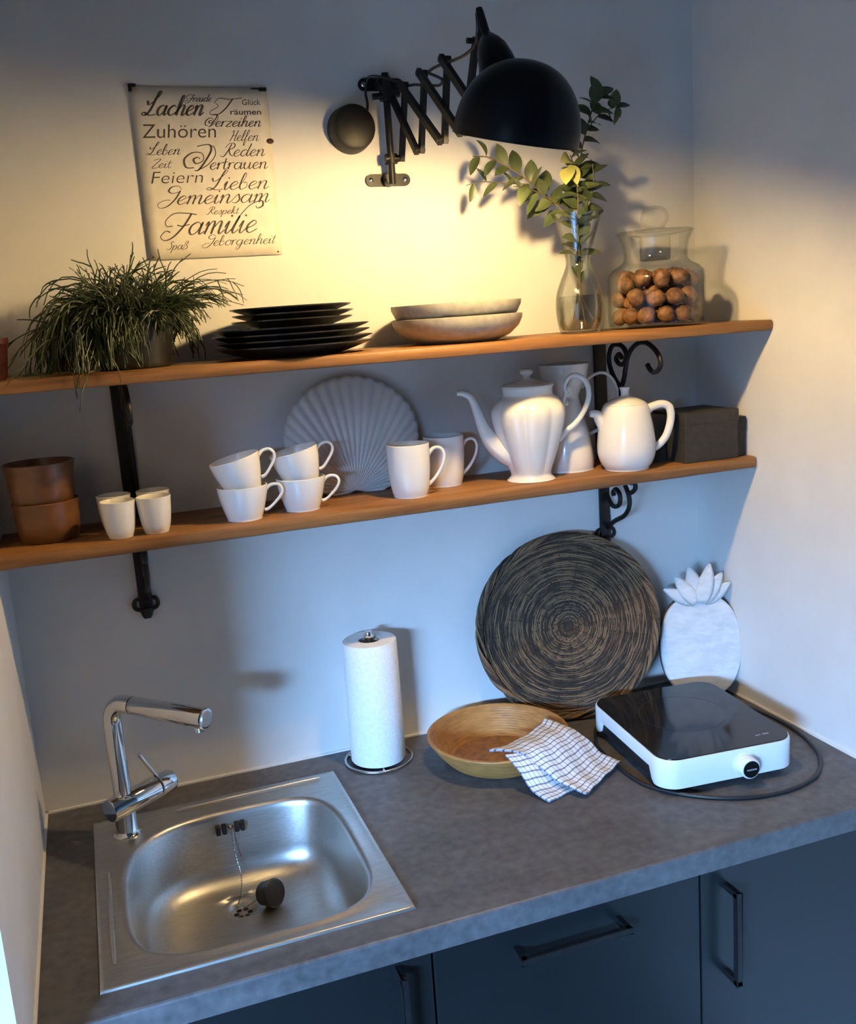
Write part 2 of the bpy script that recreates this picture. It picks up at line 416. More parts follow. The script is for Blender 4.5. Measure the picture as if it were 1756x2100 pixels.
def cabinet(name, label, cat, x0, x1, doorname, ha, hb, fy=-0.577):
    t = thing(name, label, cat, ((x0 + x1) / 2, -0.3, 0.0))
    s = 0.016; yb, yf, z0, z1 = -0.02, -0.556, 0.10, 0.861
    g = G().box(x0, x0 + s, yf, yb, z0, z1).box(x1 - s, x1, yf, yb, z0, z1).box(x0 + s, x1 - s, yf, yb, z0, z0 + s).box(x0 + s, x1 - s, yb - 0.006, yb, z0 + s, z1)
    g.build('carcass', 'carcass', t, world=True, smooth=False)
    G().box(x0 + 0.004, x1 - 0.004, -0.52, -0.505, 0.0, 0.10).build('plinth', 'front', t, world=True, smooth=False)
    d = G().box(x0 + 0.0018, x1 - 0.0018, fy, fy + 0.019, 0.112, 0.857).build(doorname, 'front', t, world=True, smooth=False, bevel=0.0012)
    u_handle(d, (ha[0], fy, ha[1]), (hb[0], fy, hb[1]))
    return t
cabinet('sink_cabinet', 'slate-blue base cabinet under the steel sink with one black bow handle upright', 'cabinet', 0.003, 0.5135, 'door', (0.462, 0.836), (0.462, 0.672))
cabinet('dishwasher_cabinet', 'slate-blue middle front with a black bow handle lying level', 'cabinet', 0.5135, 0.9525, 'front_panel', (0.640, 0.812), (0.808, 0.812))
cabinet('corner_cabinet', 'slate-blue cabinet beside the white side wall with upright black handle, under the hob', 'cabinet', 0.9525, 1.353, 'door', (0.999, 0.815), (0.999, 0.664))

# ------------------------------------------------------------------ sink
def sink():
    t = thing('kitchen_sink', 'square stainless steel inset sink in the worktop', 'sink', (0.29, -0.317, CT))
    X0, X1, Y0, Y1 = 0.078, 0.503, -0.551, -0.083
    # bowl rim outline as radial function around centre
    ctr = Vector((0.296, -0.335))
    def rim(a):
        # rounded rectangle 0.12..0.47 / -0.522..-0.150 with a bigger cut towards the tap corner
        hx, hy = 0.176, 0.187
        c, s = math.cos(a), math.sin(a)
        e = 4.2 if not (c < 0 and s > 0) else 2.75
        k = (abs(c / hx) ** e + abs(s / hy) ** e) ** (-1 / e)
        return Vector((k * c, k * s))
    n = 96
    def outer(a):
        c, s = math.cos(a), math.sin(a)
        ks = []
        if c > 1e-9: ks.append((X1 - ctr.x) / c)
        if c < -1e-9: ks.append((X0 - ctr.x) / c)
        if s > 1e-9: ks.append((Y1 - ctr.y) / s)
        if s < -1e-9: ks.append((Y0 - ctr.y) / s)
        k = min(ks); return Vector((k * c, k * s))
    angs = sorted([2 * math.pi * i / n for i in range(n)] + [math.atan2(y - ctr.y, x - ctr.x) % (2 * math.pi) for x in (X0, X1) for y in (Y0, Y1)])
    rows = []
    def ring(fn): return [Vector((ctr.x + fn(a)[0][0], ctr.y + fn(a)[0][1], fn(a)[1])) for a in angs]
    zt = CT + 0.0045
    prof = []
    prof.append([Vector((ctr.x + outer(a).x, ctr.y + outer(a).y, CT + 0.0002)) for a in angs])
    prof.append([Vector((ctr.x + outer(a).x * 0.997, ctr.y + outer(a).y * 0.997, CT + 0.0030)) for a in angs])
    prof.append([Vector((ctr.x + outer(a).x * 0.990, ctr.y + outer(a).y * 0.990, zt)) for a in angs])
    prof.append([Vector((ctr.x + outer(a).x * 0.965, ctr.y + outer(a).y * 0.965, zt - 0.0012)) for a in angs])
    def rr(a, inset, z):
        v = rim(a); L = v.length; return Vector((ctr.x + v.x * (L - inset) / L, ctr.y + v.y * (L - inset) / L, z))
    for inset, z in ((-0.010, zt - 0.0012), (-0.006, zt + 0.0006), (-0.001, zt + 0.0002), (0.003, zt - 0.004), (0.005, zt - 0.012)):
        prof.append([rr(a, inset, z) for a in angs])
    zb = 0.775
    prof.append([rr(a, 0.013, zb + 0.062) for a in angs])
    prof.append([rr(a, 0.0145, zb + 0.050) for a in angs])
    for k in range(1, 9):
        b = R(90 * k / 8); rf = 0.046
        prof.append([rr(a, 0.0145 + rf * (1 - math.cos(b)), zb + 0.048 - (rf - 0.002) * math.sin(b)) for a in angs])
    dc = Vector((0.296, -0.240, zb - 0.0015))
    last = prof[-1]
    for k in (0.3, 0.6, 0.85):
        prof.append([p.lerp(dc + Vector(((p.x - dc.x), (p.y - dc.y), 0)).normalized() * 0.034, k) for p in last])
    prof.append([dc + Vector(((p.x - dc.x), (p.y - dc.y), 0)).normalized() * 0.033 for p in last])
    g = G(); m = len(angs)
    v = [p for ringp in prof for p in ringp]; f = []
    for i in range(len(prof) - 1):
        for j in range(m):
            l = (j + 1) % m
            f.append((i * m + j, i * m + l, (i + 1) * m + l, (i + 1) * m + j))
    g.add(v, f)
    g.build('basin', 'steel', t, world=True, angle=60)
    # pressed drip channel behind the bowl and down the left edge, as low beads
    G().tube(smooth_pts([(0.215, -0.1065, zt - 0.0002), (0.33, -0.1045, zt + 0.0003), (0.455, -0.103, zt + 0.0003), (0.468, -0.103, zt - 0.001)], 6), [0.002] + [0.0042] * 16 + [0.004, 0.002], 10).build('rim_bead', 'steel', t, world=True)
    G().tube([(0.098, -0.26, zt - 0.002), (0.098, -0.28, zt), (0.098, -0.48, zt), (0.098, -0.50, zt - 0.002)], [0.002, 0.0032, 0.0032, 0.002], 10).build('rim_bead', 'steel', t, world=True)
    # drain
    d = G().lathe([(0.0, -0.009), (0.019, -0.009), (0.023, -0.002), (0.027, 0.0012), (0.033, 0.0012), (0.034, -0.0012)], 40, loc=dc).build('drain', 'steel', t, world=True)
    gr = G()
    for k in range(6):
        a = k * math.pi / 3; gr.cyl(dc + Vector((0.011 * math.cos(a), 0.011 * math.sin(a), -0.0095)), dc + Vector((0.011 * math.cos(a), 0.011 * math.sin(a), -0.0083)), 0.0044, sides=12)
    gr.build('drain_hole', 'void', d, world=True)
    # overflow: four dark slots in the back wall of the bowl
    ov = G()
    for k, x in enumerate((-0.021, -0.0105, 0.0105, 0.0205)):
        ov.box(0.2985 + x - 0.0036, 0.2985 + x + 0.0036, -0.166, -0.1520, 0.871, 0.886)
    ov.build('overflow_slot', 'void', t, world=True, smooth=False, bevel=0.001)
    G().cyl((0.2985, -0.160, 0.880), (0.2985, -0.1665, 0.880), 0.0042, 0.003, 14).build('chain_fixing', 'chrome', t, world=True)
    return t
sink()

def plug():
    c = Vector((0.3400, -0.2520, 0.7965))
    t = thing('sink_plug', 'black rubber plug lying on its side by the drain, on a bead chain', 'plug', c)
    ax = Vector((0.55, -0.72, 0.30)).normalized(); q = Vector((0, 0, 1)).rotation_difference(ax).to_matrix().to_4x4()
    G().lathe([(0.0, -0.014), (0.0165, -0.014), (0.019, -0.012), (0.0215, 0.008), (0.023, 0.010), (0.023, 0.013), (0.021, 0.015), (0.006, 0.015), (0.0, 0.015)], 32, mtx=q).build('stopper', 'rubber', t)
    pts = smooth_pts([(0.2985, -0.167, 0.8795), (0.299, -0.1685, 0.862), (0.3005, -0.177, 0.835), (0.304, -0.188, 0.811), (0.3025, -0.200, 0.794), (0.297, -0.215, 0.7815), (0.290, -0.236, 0.7785), (0.300, -0.250, 0.7815), (0.314, -0.248, 0.785), (0.327, -0.257, 0.797), (0.3325, -0.268, 0.8035)], 24)
    g = G()
    L = 0.0; nextd = 0.0; prev = pts[0]
    g.tube(pts, 0.0006, 5)
    for p in pts:
        L += (p - prev).length; prev = p
        if L >= nextd:
            nextd += 0.0042
            g.lathe([(0.0, -0.0017), (0.0012, -0.0012), (0.0017, 0.0), (0.0012, 0.0012), (0.0, 0.0017)], 6, loc=p)
    g.build('chain', 'wire', t, world=True)
plug()

def faucet():
    bx, by = 0.133, -0.147; zb = CT + 0.003
    t = thing('kitchen_faucet', 'chrome kitchen tap with angled spout at the sink corner', 'tap', (bx, by, zb))
    g = G().lathe([(0.0, 0), (0.0240, 0), (0.0240, 0.003), (0.0200, 0.0055), (0.0182, 0.010), (0.0178, 0.055), (0.0, 0.055)], 40)
    g.build('base', 'chrome', t)
    d = Vector((0.665, -0.747, 0.0)).normalized()
    top = 1.138 - zb
    pts = [Vector((0, 0, 0.05)), Vector((0, 0, 0.12)), Vector((0, 0, top - 0.036))]
    rb = 0.034
    for k in range(1, 9):
        a = R(84 * k / 8); pts.append(Vector((0, 0, top - 0.034)) + d * (rb * (1 - math.cos(a))) + Vector((0, 0, rb * math.sin(a))))
    e = pts[-1]; dd = d.copy()
    pts.append(e + dd * 0.02)
    G().tube(pts, [0.0148] * len(pts), 28).build('riser', 'chrome', t)
    s0 = e + dd * 0.021; s1 = e + dd * 0.172
    g = G().tube([s0, s0 + dd * 0.001, s1 - dd * 0.006, s1, s1 + dd * 0.0015], [0.0142, 0.0150, 0.0165, 0.0165, 0.0148], 28)
    sp = g.build('pull_out_spout', 'chrome', t)
    o = s1 - dd * 0.014 + Vector((0, 0, -0.013))
    G().cyl(o, o + Vector((0, 0, -0.009)), 0.0085, 0.008, 20).build('aerator', 'chrome', sp)
    G().cyl(s1 + dd * 0.0012, s1 + dd * 0.004, 0.0128, 0.0115, 24).build('end_cap', 'steel', sp)
    # mixer body: level cylinder across the riser
    a = Vector((0.1095, -0.1700, 0.960)) - Vector((bx, by, zb)); b = Vector((0.2145, -0.0965, 0.960)) - Vector((bx, by, zb))
    u = (b - a).normalized()
    G().tube([a, a + u * 0.002, a + u * 0.094, a + u * 0.0945], [0.0180, 0.0195, 0.0195, 0.0180], 32).build('mixer_body', 'chrome', t)
    G().tube([a + u * 0.0945, a + u * 0.098], 0.0165, 32).build('seal_ring', 'rubber', t)
    h = G().tube([a + u * 0.098, a + u * 0.099, b - u * 0.003, b], [0.0180, 0.0193, 0.0193, 0.0175], 32).build('lever_cap', 'chrome', t)
    l0 = a + u * 0.110; l1 = Vector((0.167, -0.119, 1.026)) - Vector((bx, by, zb))
    G().tube([l0, l0.lerp(l1, 0.3), l1], [0.0046, 0.0038, 0.0032], 12).build('lever', 'chrome', h)
faucet()

# ------------------------------------------------------------------ shelves and brackets
TS0, TS1 = 1.6455, 1.6645     # top shelf
LS0, LS1 = 1.3855, 1.4075     # lower shelf
def shelf(y0, z0, z1, label, x0, x1):
    g = G(); r = 0.005
    prof = [(-0.008, z0), (y0 + r, z0), (y0 + 0.0015, z0 + 0.0015), (y0, z0 + r), (y0, z1 - r), (y0 + 0.0015, z1 - 0.0015), (y0 + r, z1), (-0.008, z1)]
    n = len(prof); nx = 60; v = []; f = []
    rnd = random.Random(int(z0 * 1000))
    for i in range(nx + 1):
        x = x0 + (x1 - x0) * i / nx; w = 0.0009 * math.sin(i * 0.7) + rnd.uniform(-0.0006, 0.0006)
        for y, z in prof: v.append((x, y + (w if y < -0.05 else 0), z))
    for i in range(nx):
        for k in range(n):
            l = (k + 1) % n; f.append((i * n + k, i * n + l, (i + 1) * n + l, (i + 1) * n + k))
    f.append(tuple(range(n))); f.append(tuple(nx * n + k for k in range(n))[::-1])
    g.add(v, f)
    c = ((x0 + x1) / 2, -0.1, (z0 + z1) / 2)
    o = g.build('wooden_shelf', 'wood', loc=c, angle=30)
    tag(o, label, 'shelf', 'wooden wall shelves')
shelf(-0.240, TS0, TS1, 'upper oiled pine shelf holding the plant, black plates and glass jar', 0.002, W - 0.002)
shelf(-0.195, LS0, LS1, 'lower oiled pine shelf holding the white cups and teapots', 0.002, W - 0.004)

US1 = [(-0.082, 1.6092), (-0.0721, 1.6164), (-0.0612, 1.6078), (-0.071, 1.5985), (-0.0854, 1.5978), (-0.096, 1.6064), (-0.0987, 1.6179), (-0.0872, 1.6303), (-0.069, 1.6348), (-0.0479, 1.6321), (-0.0353, 1.617), (-0.0342, 1.5997), (-0.0417, 1.5827), (-0.0566, 1.566), (-0.0768, 1.553)]
US2 = [(-0.0768, 1.553), (-0.088, 1.5704), (-0.0952, 1.5917), (-0.1044, 1.6128), (-0.1211, 1.6285), (-0.1449, 1.6383), (-0.1695, 1.6384), (-0.1931, 1.6292), (-0.2107, 1.6156), (-0.2156, 1.6019), (-0.208, 1.5909), (-0.1932, 1.5854), (-0.1805, 1.5901), (-0.1715, 1.5994)]
LSC1 = [(-0.037, 1.335), (-0.0339, 1.3418), (-0.0448, 1.3489), (-0.0565, 1.3434), (-0.0611, 1.3333), (-0.0569, 1.32), (-0.0427, 1.3132), (-0.0287, 1.3137), (-0.0168, 1.3228), (-0.006, 1.335)]
LSC2 = [(-0.004, 1.262), (-0.0191, 1.2724), (-0.041, 1.2846), (-0.071, 1.298), (-0.0886, 1.3127), (-0.0961, 1.3281), (-0.0936, 1.3436), (-0.0859, 1.3558), (-0.0813, 1.3631), (-0.085, 1.3745), (-0.098, 1.3805)]
LSC3 = [(-0.0915, 1.3465), (-0.1055, 1.3516), (-0.1172, 1.3594), (-0.1192, 1.3667), (-0.112, 1.3730), (-0.102, 1.3690)]
def bracket(x, label):
    t = thing('shelf_bracket', label, 'shelf bracket', (x, 0, 1.22), group='wrought iron shelf brackets')
    g = G().box(x - 0.0135, x + 0.0135, -0.0072, -0.0002, LS1 + 0.0, TS0 - 0.0002).box(x - 0.0115, x + 0.0115, -0.0072, -0.0002, 1.236, LS1)
    g.build('back_bar', 'black', t, world=True, smooth=False, bevel=0.002)
    def rod(name, pts, r=0.0046):
        G().tube([(x + 0.004, y, z) for y, z in [(p.x, p.y) for p in smooth_pts([Vector((a, b, 0)) for a, b in pts], 7)]], r, 10).build(name, 'black', t, world=True)
    rod('upper_scroll', US1); rod('upper_scroll', US2)
    # strut carrying the lower end of the upper scroll back to the bar
    rod('strut', [(-0.0768, 1.553), (-0.055, 1.500), (-0.03, 1.45), (-0.006, 1.425)], 0.0042)
    rod('lower_scroll', LSC1); rod('lower_scroll', LSC2); rod('lower_scroll', LSC3)
    for s in (-1, 1):
        pts = [(x + s * 0.0125 + 0.008 * math.cos(a), -0.004, 1.252 + 0.0095 * math.sin(a)) for a in [2 * math.pi * k / 20 for k in range(20)]]
        G().tube(pts, 0.0036, 8, closed=True).build('loop', 'black', t, world=True)
    G().tube([(x, -0.004, 1.244), (x, -0.005, 1.232), (x, -0.006, 1.226)], [0.0115, 0.0095, 0.006], 14).build('tip', 'black', t, world=True)
bracket(0.2135, 'black wrought-iron bracket between the brown pots and tea cups')
bracket(1.1295, 'black iron bracket with heart scroll behind the coffee pots')

# ------------------------------------------------------------------ scissor wall lamp
def lamp():
    t = thing('scissor_lamp', 'black scissor-arm wall lamp with a big dome shade', 'wall lamp', (0.7155, 0.0, 1.95))
    def px(y): return 0.7215 + 0.105 * (-y - 0.035)
    # fixing plates and rod
    for z, xc in ((2.114, 0.716), (1.9545, 0.7165)):
        out = []
        for s, a0 in ((1, -90), (-1, 90)):
            for k in range(9):
                a = R(a0 + 180 * k / 8); out.append((xc + s * 0.031 + 0.0105 * math.cos(a), z + 0.0105 * math.sin(a)))
        n = len(out); v = [(x, -0.0002, zz) for x, zz in out] + [(x, -0.005, zz) for x, zz in out]
        pl = G().add(v, [tuple(range(n)), tuple(range(n, 2 * n))[::-1]] + [(i, (i + 1) % n, n + (i + 1) % n, n + i) for i in range(n)])
        pl.cyl((xc, -0.004, z), (xc, -0.030, z), 0.012, 0.011, 18)
        p = pl.build('fixing_plate', 'black', t, world=True)
        for s in (-1, 1):
            G().lathe([(0.0, 0.0022), (0.0028, 0.0016), (0.0046, 0.0)], 14, mtx=Matrix.Rotation(R(90), 4, 'X'), loc=(xc + s * 0.032, -0.005, z)).build('screw', 'wire', p, world=True)
    G().cyl((0.716, -0.030, 1.944), (0.716, -0.030, 2.127), 0.0062, sides=16).build('pivot_rod', 'black', t, world=True)
    G().cyl((0.716, -0.030, 2.082), (0.716, -0.030, 2.098), 0.0125, sides=18).cyl((0.690, -0.032, 2.088), (0.738, -0.036, 2.092), 0.0055, sides=12).build('upper_collar', 'black', t, world=True)
    G().cyl((0.716, -0.030, 1.978), (0.716, -0.030, 1.994), 0.0115, sides=18).cyl((0.705, -0.034, 1.986), (0.730, -0.036, 1.986), 0.006, sides=12).build('lower_collar', 'black', t, world=True)
    T = [(-0.034, 2.086), (-0.070, 2.099), (-0.146, 2.100), (-0.228, 2.101), (-0.322, 2.103)]
    B = [(-0.036, 1.986), (-0.116, 1.986), (-0.203, 1.986), (-0.272, 1.986), (-0.345, 1.989)]
    def bar(a, b, dx, ext=0.005):
        a = Vector((px(a[0]) + dx, a[0], a[1])); b = Vector((px(b[0]) + dx, b[0], b[1])); u = (b - a).normalized()
        a -= u * ext; b += u * ext
        side = Vector((1, 0, 0)); side = (side - u * side.dot(u)).normalized(); w = u.cross(side)
        hw, ht = 0.0062, 0.0042; v = []
        for p in (a, b):
            for s1, s2 in ((-1, -1), (1, -1), (1, 1), (-1, 1)): v.append(p + w * (hw * s1) + side * (ht * s2))
        G().add(v, [(0, 1, 2, 3), (7, 6, 5, 4), (0, 4, 5, 1), (1, 5, 6, 2), (2, 6, 7, 3), (3, 7, 4, 0)]).build('arm_bar', 'black', t, world=True, smooth=False, bevel=0.0008)
    for i in range(4):
        bar(B[i], T[i + 1], 0.0045 + 0.008); bar(T[i], B[i + 1], -0.0045 + 0.008)
    for y, z in T[1:] + B[1:]: G().cyl((px(y) - 0.002, y, z), (px(y) + 0.018, y, z), 0.0042, sides=10).build('pivot_pin', 'black', t, world=True)
    # upright at the end of the arm
    n = Vector((0.11, -0.275, 0.955)).normalized()
    c = Vector((0.7600, -0.45, 1.9425)); q = Vector((0, 0, 1)).rotation_difference(n).to_matrix().to_4x4()
    G().tube([(0.7565, -0.356, 2.1375), (0.7570, -0.357, 2.131), (0.7610, -0.368, 2.096)], [0.0045, 0.0060, 0.0066], 14).build('arm_end', 'black', t, world=True)
    G().tube([(0.7585, -0.345, 1.989), (0.7595, -0.348, 2.06), (0.7575, -0.352, 2.130)], 0.0042, 10).build('end_rod', 'black', t, world=True)
    nk = G().tube([(0.7608, -0.367, 2.099), (0.7608, -0.370, 2.094), (0.7600, -0.380, 2.082), (0.7590, -0.390, 2.0705), (0.7578, -0.404, 2.053), (0.7572, -0.414, 2.040), (0.7572, -0.422, 2.026)],
                  [0.0075, 0.0105, 0.0175, 0.0225, 0.0255, 0.0265, 0.0265], 32).build('lamp_neck', 'blacklac', t, world=True)
    # dome shade: shell with an outer black and an inner pale lining
    Rr = 0.0872; Hh = 0.098
    def prof(k, off):
        out = []
        for i in range(25):
            a = R(90 * i / 24); out.append((max(0.0, (Rr - off) * math.cos(a) ** 0.92), 0.004 + (Hh - off) * math.sin(a) ** 0.95 if i else 0.0))
        return out
    po = [(Rr + 0.0012, -0.0005)] + prof(0, 0.0)
    sh = G().lathe(po, 64, mtx=q, loc=c).lathe([(Rr + 0.0012, -0.0005), (Rr - 0.0012, -0.0005)], 64, mtx=q, loc=c).build('lamp_shade', 'blacklac', t, world=True)
    G().lathe([(Rr - 0.0012, -0.0003)] + prof(0, 0.002)[1:], 48, mtx=q, loc=c).build('shade_lining', 'shadein', sh, world=True)
    bc = c + n * 0.014
    G().cyl(bc + n * 0.022, bc + n * 0.085, 0.014, 0.019, 20).build('bulb_socket', 'black', t, world=True)
    G().lathe([(0.0, -0.018), (0.007, -0.0165), (0.0133, -0.012), (0.0172, -0.005), (0.018, 0.001), (0.016, 0.0095), (0.0125, 0.0175), (0.012, 0.022), (0.0, 0.022)], 28, mtx=q, loc=bc).build('light_bulb', 'bulb', t, world=True)
    # round cable cover on the wall and the cable along the arm
    G().lathe([(0.0, 0.036), (0.030, 0.036), (0.0355, 0.034), (0.038, 0.029), (0.0405, 0.0), (0.0, 0.0)], 40, mtx=Matrix.Rotation(R(90), 4, 'X'), loc=(0.654, -0.0002, 2.0395)).build('cable_cover', 'black', t, world=True)
    cab = [(0.682, -0.020, 2.066), (0.685, -0.016, 2.080), (0.684, -0.014, 2.100), (0.690, -0.02, 2.122), (0.712, -0.036, 2.118), (0.739, -0.075, 2.098), (0.741, -0.11, 2.0905), (0.743, -0.168, 2.0765), (0.745, -0.212, 2.0665), (0.745, -0.226, 2.071), (0.744, -0.205, 2.081), (0.742, -0.176, 2.094), (0.744, -0.205, 2.0955), (0.748, -0.25, 2.0915), (0.752, -0.300, 2.088), (0.756, -0.335, 2.094), (0.7545, -0.352, 2.112), (0.7540, -0.353, 2.131)]
    G().tube(smooth_pts(cab, 6), 0.0024, 8).build('cable', 'cord', t, world=True)
lamp()

# ------------------------------------------------------------------ metal word sign
GL = {
 'a': ([[(.8, .75), (.5, 1), (.15, .75), (.1, .3), (.35, 0), (.65, .25), (.85, .9)], [(.85, 1), (.8, .3), (.9, .02), (1.15, .25)]], 1.1),
 'c': ([[(.75, .8), (.5, 1), (.15, .7), (.1, .3), (.4, 0), (.85, .3)]], .85),
 'h': ([[(0, .2), (.35, 1.2), (.4, 1.9), (.22, 1.9), (.15, 1.2), (.12, 0)], [(.13, .4), (.45, 1), (.7, .9), (.68, .2), (.8, 0), (1.05, .3)]], 1.0),
 'e': ([[(0, .3), (.45, .55), (.65, .8), (.45, 1), (.15, .7), (.12, .25), (.4, 0), (.85, .3)]], .8),
 'n': ([[(0, .7), (.15, 1), (.18, .6), (.12, 0)], [(.14, .4), (.45, 1), (.7, .9), (.68, .2), (.8, 0), (1.05, .3)]], 1.0),
 'u': ([[(0, .6), (.15, 1), (.12, .3), (.3, 0), (.6, .3), (.75, 1)], [(.75, 1), (.72, .2), (.85, 0), (1.1, .3)]], 1.05),
 'i': ([[(0, .5), (.18, 1), (.14, .2), (.28, 0), (.5, .3)], [(.24, 1.5), (.22, 1.36)]], .5),
 'l': ([[(0, .2), (.35, 1.3), (.35, 1.95), (.18, 1.8), (.12, .3), (.25, 0), (.5, .3)]], .5),
 'L2': ([[(0, .2), (.3, 1.4), (.8, 2.3), (1.5, 2.6), (1.7, 2.2), (1.4, 2.0), (1.2, 2.2)], [(.3, 1.4), (.12, .3), (.25, 0), (.5, .3)]], .5),
 'm': ([[(0, .7), (.15, 1), (.18, .6), (.12, 0)], [(.14, .4), (.4, 1), (.6, .9), (.58, 0)], [(.6, .4), (.9, 1), (1.1, .9), (1.08, .2), (1.2, 0), (1.45, .3)]], 1.42),
 'r': ([[(0, .6), (.15, 1), (.18, .6), (.12, 0)], [(.14, .45), (.4, .95), (.7, .95)]], .7),
 'b': ([[(0, .2), (.35, 1.3), (.35, 1.95), (.18, 1.8), (.1, .5), (.3, 0), (.7, .3), (.6, .85), (.35, .8)]], .85),
 'd': ([[(.8, .75), (.5, 1), (.15, .75), (.1, .3), (.35, 0), (.65, .25), (.85, .9)], [(.98, 1.95), (.85, 1), (.8, .3), (.9, .02), (1.15, .25)]], 1.1),
 't': ([[(.22, 1.6), (.15, .3), (.3, 0), (.6, .3)], [(-.1, 1.05), (.5, 1.1)]], .55),
 's': ([[(0, .2), (.4, 1), (.52, .85), (.65, .35), (.4, 0), (.1, .12)]], .75),
 'g': ([[(.8, .75), (.5, 1), (.15, .75), (.1, .3), (.35, 0), (.65, .25), (.85, .9)], [(.85, 1), (.8, 0), (.6, -.8), (.25, -.8), (.4, -.3), (1.1, .25)]], 1.1),
 'z': ([[(.1, .9), (.7, .95), (.1, .05), (.8, .05)]], .85),
 'p': ([[(.15, 1), (.05, -.8)], [(.12, .4), (.5, 1), (.8, .6), (.55, 0), (.15, .15)]], .95),
 'f': ([[(0, .2), (.45, 1.3), (.45, 1.95), (.25, 1.7), (.15, -.5), (.3, -.8), (.35, -.2), (.6, .25)]], .6),
 'k': ([[(0, .2), (.35, 1.3), (.35, 1.95), (.18, 1.8), (.12, 0)], [(.12, .4), (.55, .95), (.3, .55), (.7, 0), (.95, .3)]], .9),
 'o': ([[(.5, 1), (.15, .75), (.12, .25), (.45, 0), (.8, .3), (.75, .8), (.5, 1), (.9, .85)]], .9),
 'ß': ([[(.1, -.3), (.15, 1.5), (.45, 1.9), (.65, 1.5), (.4, 1.05), (.75, .6), (.6, 0), (.3, .1)]], .9),
 'L': ([[(-.1, 1.45), (.1, 1.05), (.6, 1.5), (1.0, 2.25), (.8, 2.35), (.62, 1.6), (.42, .5), (.05, .02), (-.3, .12), (-.1, .3), (.5, .02), (1.1, .1)]], 1.1),
 'T': ([[(-.1, 1.4), (.1, 2.0), (.8, 1.85), (1.5, 2.05)], [(.95, 1.95), (.7, .8), (.35, .1), (-.1, .1), (-.15, .5), (.2, 1.0), (.0, 1.4)]], 1.35),
 'V': ([[(.45, 1.0), (.3, 1.15), (.12, .95), (.3, .6), (.62, .9), (.5, 1.5), (.0, 1.55), (-.35, 1.0), (-.2, .3), (.2, .25)], [(.2, 2.1), (.8, 2.25), (.95, 1.7), (.7, .7), (.45, .05), (.25, .0)], [(.45, .05), (.9, .5), (1.2, 1.3), (1.1, 2.0), (.9, 2.15)]], 1.1),
 'G': ([[(1.2, 1.7), (.9, 2.1), (.35, 2.05), (.2, 1.6), (.55, 1.3), (1.05, 1.45)], [(1.15, 1.6), (.95, .6), (.5, -.2), (-.05, -.35), (-.3, .1), (.1, .5), (.6, .55)]], 1.15),
 'F': ([[(-.4, .75), (-.8, .75), (-1.0, 1.2), (-.6, 1.75), (.3, 1.75), (1.0, 1.62)], [(.62, 1.72), (.4, .8), (-.05, -.1), (-.55, -.4), (-.95, -.1), (-.75, .35), (-.4, .25)], [(-.1, .82), (.3, .72), (.75, .85)]], .8),
 'R': ([[(.6, 1.9), (.4, .8), (.1, 0), (-.3, .1)], [(0, 1.3), (.3, 1.95), (.9, 1.95), (1.0, 1.4), (.5, 1.0)], [(.5, 1.0), (.8, .3), (1.2, .05)]], 1.15),
 'H': ([[(-.1, 1.6), (.2, 1.9), (.25, 1.0), (.05, 0)], [(.9, 1.95), (.8, 1.0), (.75, .1), (1.0, .1)], [(.1, .95), (.8, 1.05)]], 1.05),
 'K': ([[(.1, 1.7), (.3, 1.9), (.25, .9), (0, 0)], [(1.0, 1.9), (.3, .95), (.9, .05), (1.2, .2)]], 1.1),
 'S': ([[(.9, 1.6), (.7, 1.95), (.35, 1.7), (.6, 1.1), (.7, .5), (.35, 0), (-.1, .2)]], .9),
 'Z': ([[(.0, 1.7), (.5, 1.95), (.95, 1.85), (.1, .1), (.6, .0), (1.0, .15)]], .95),
}
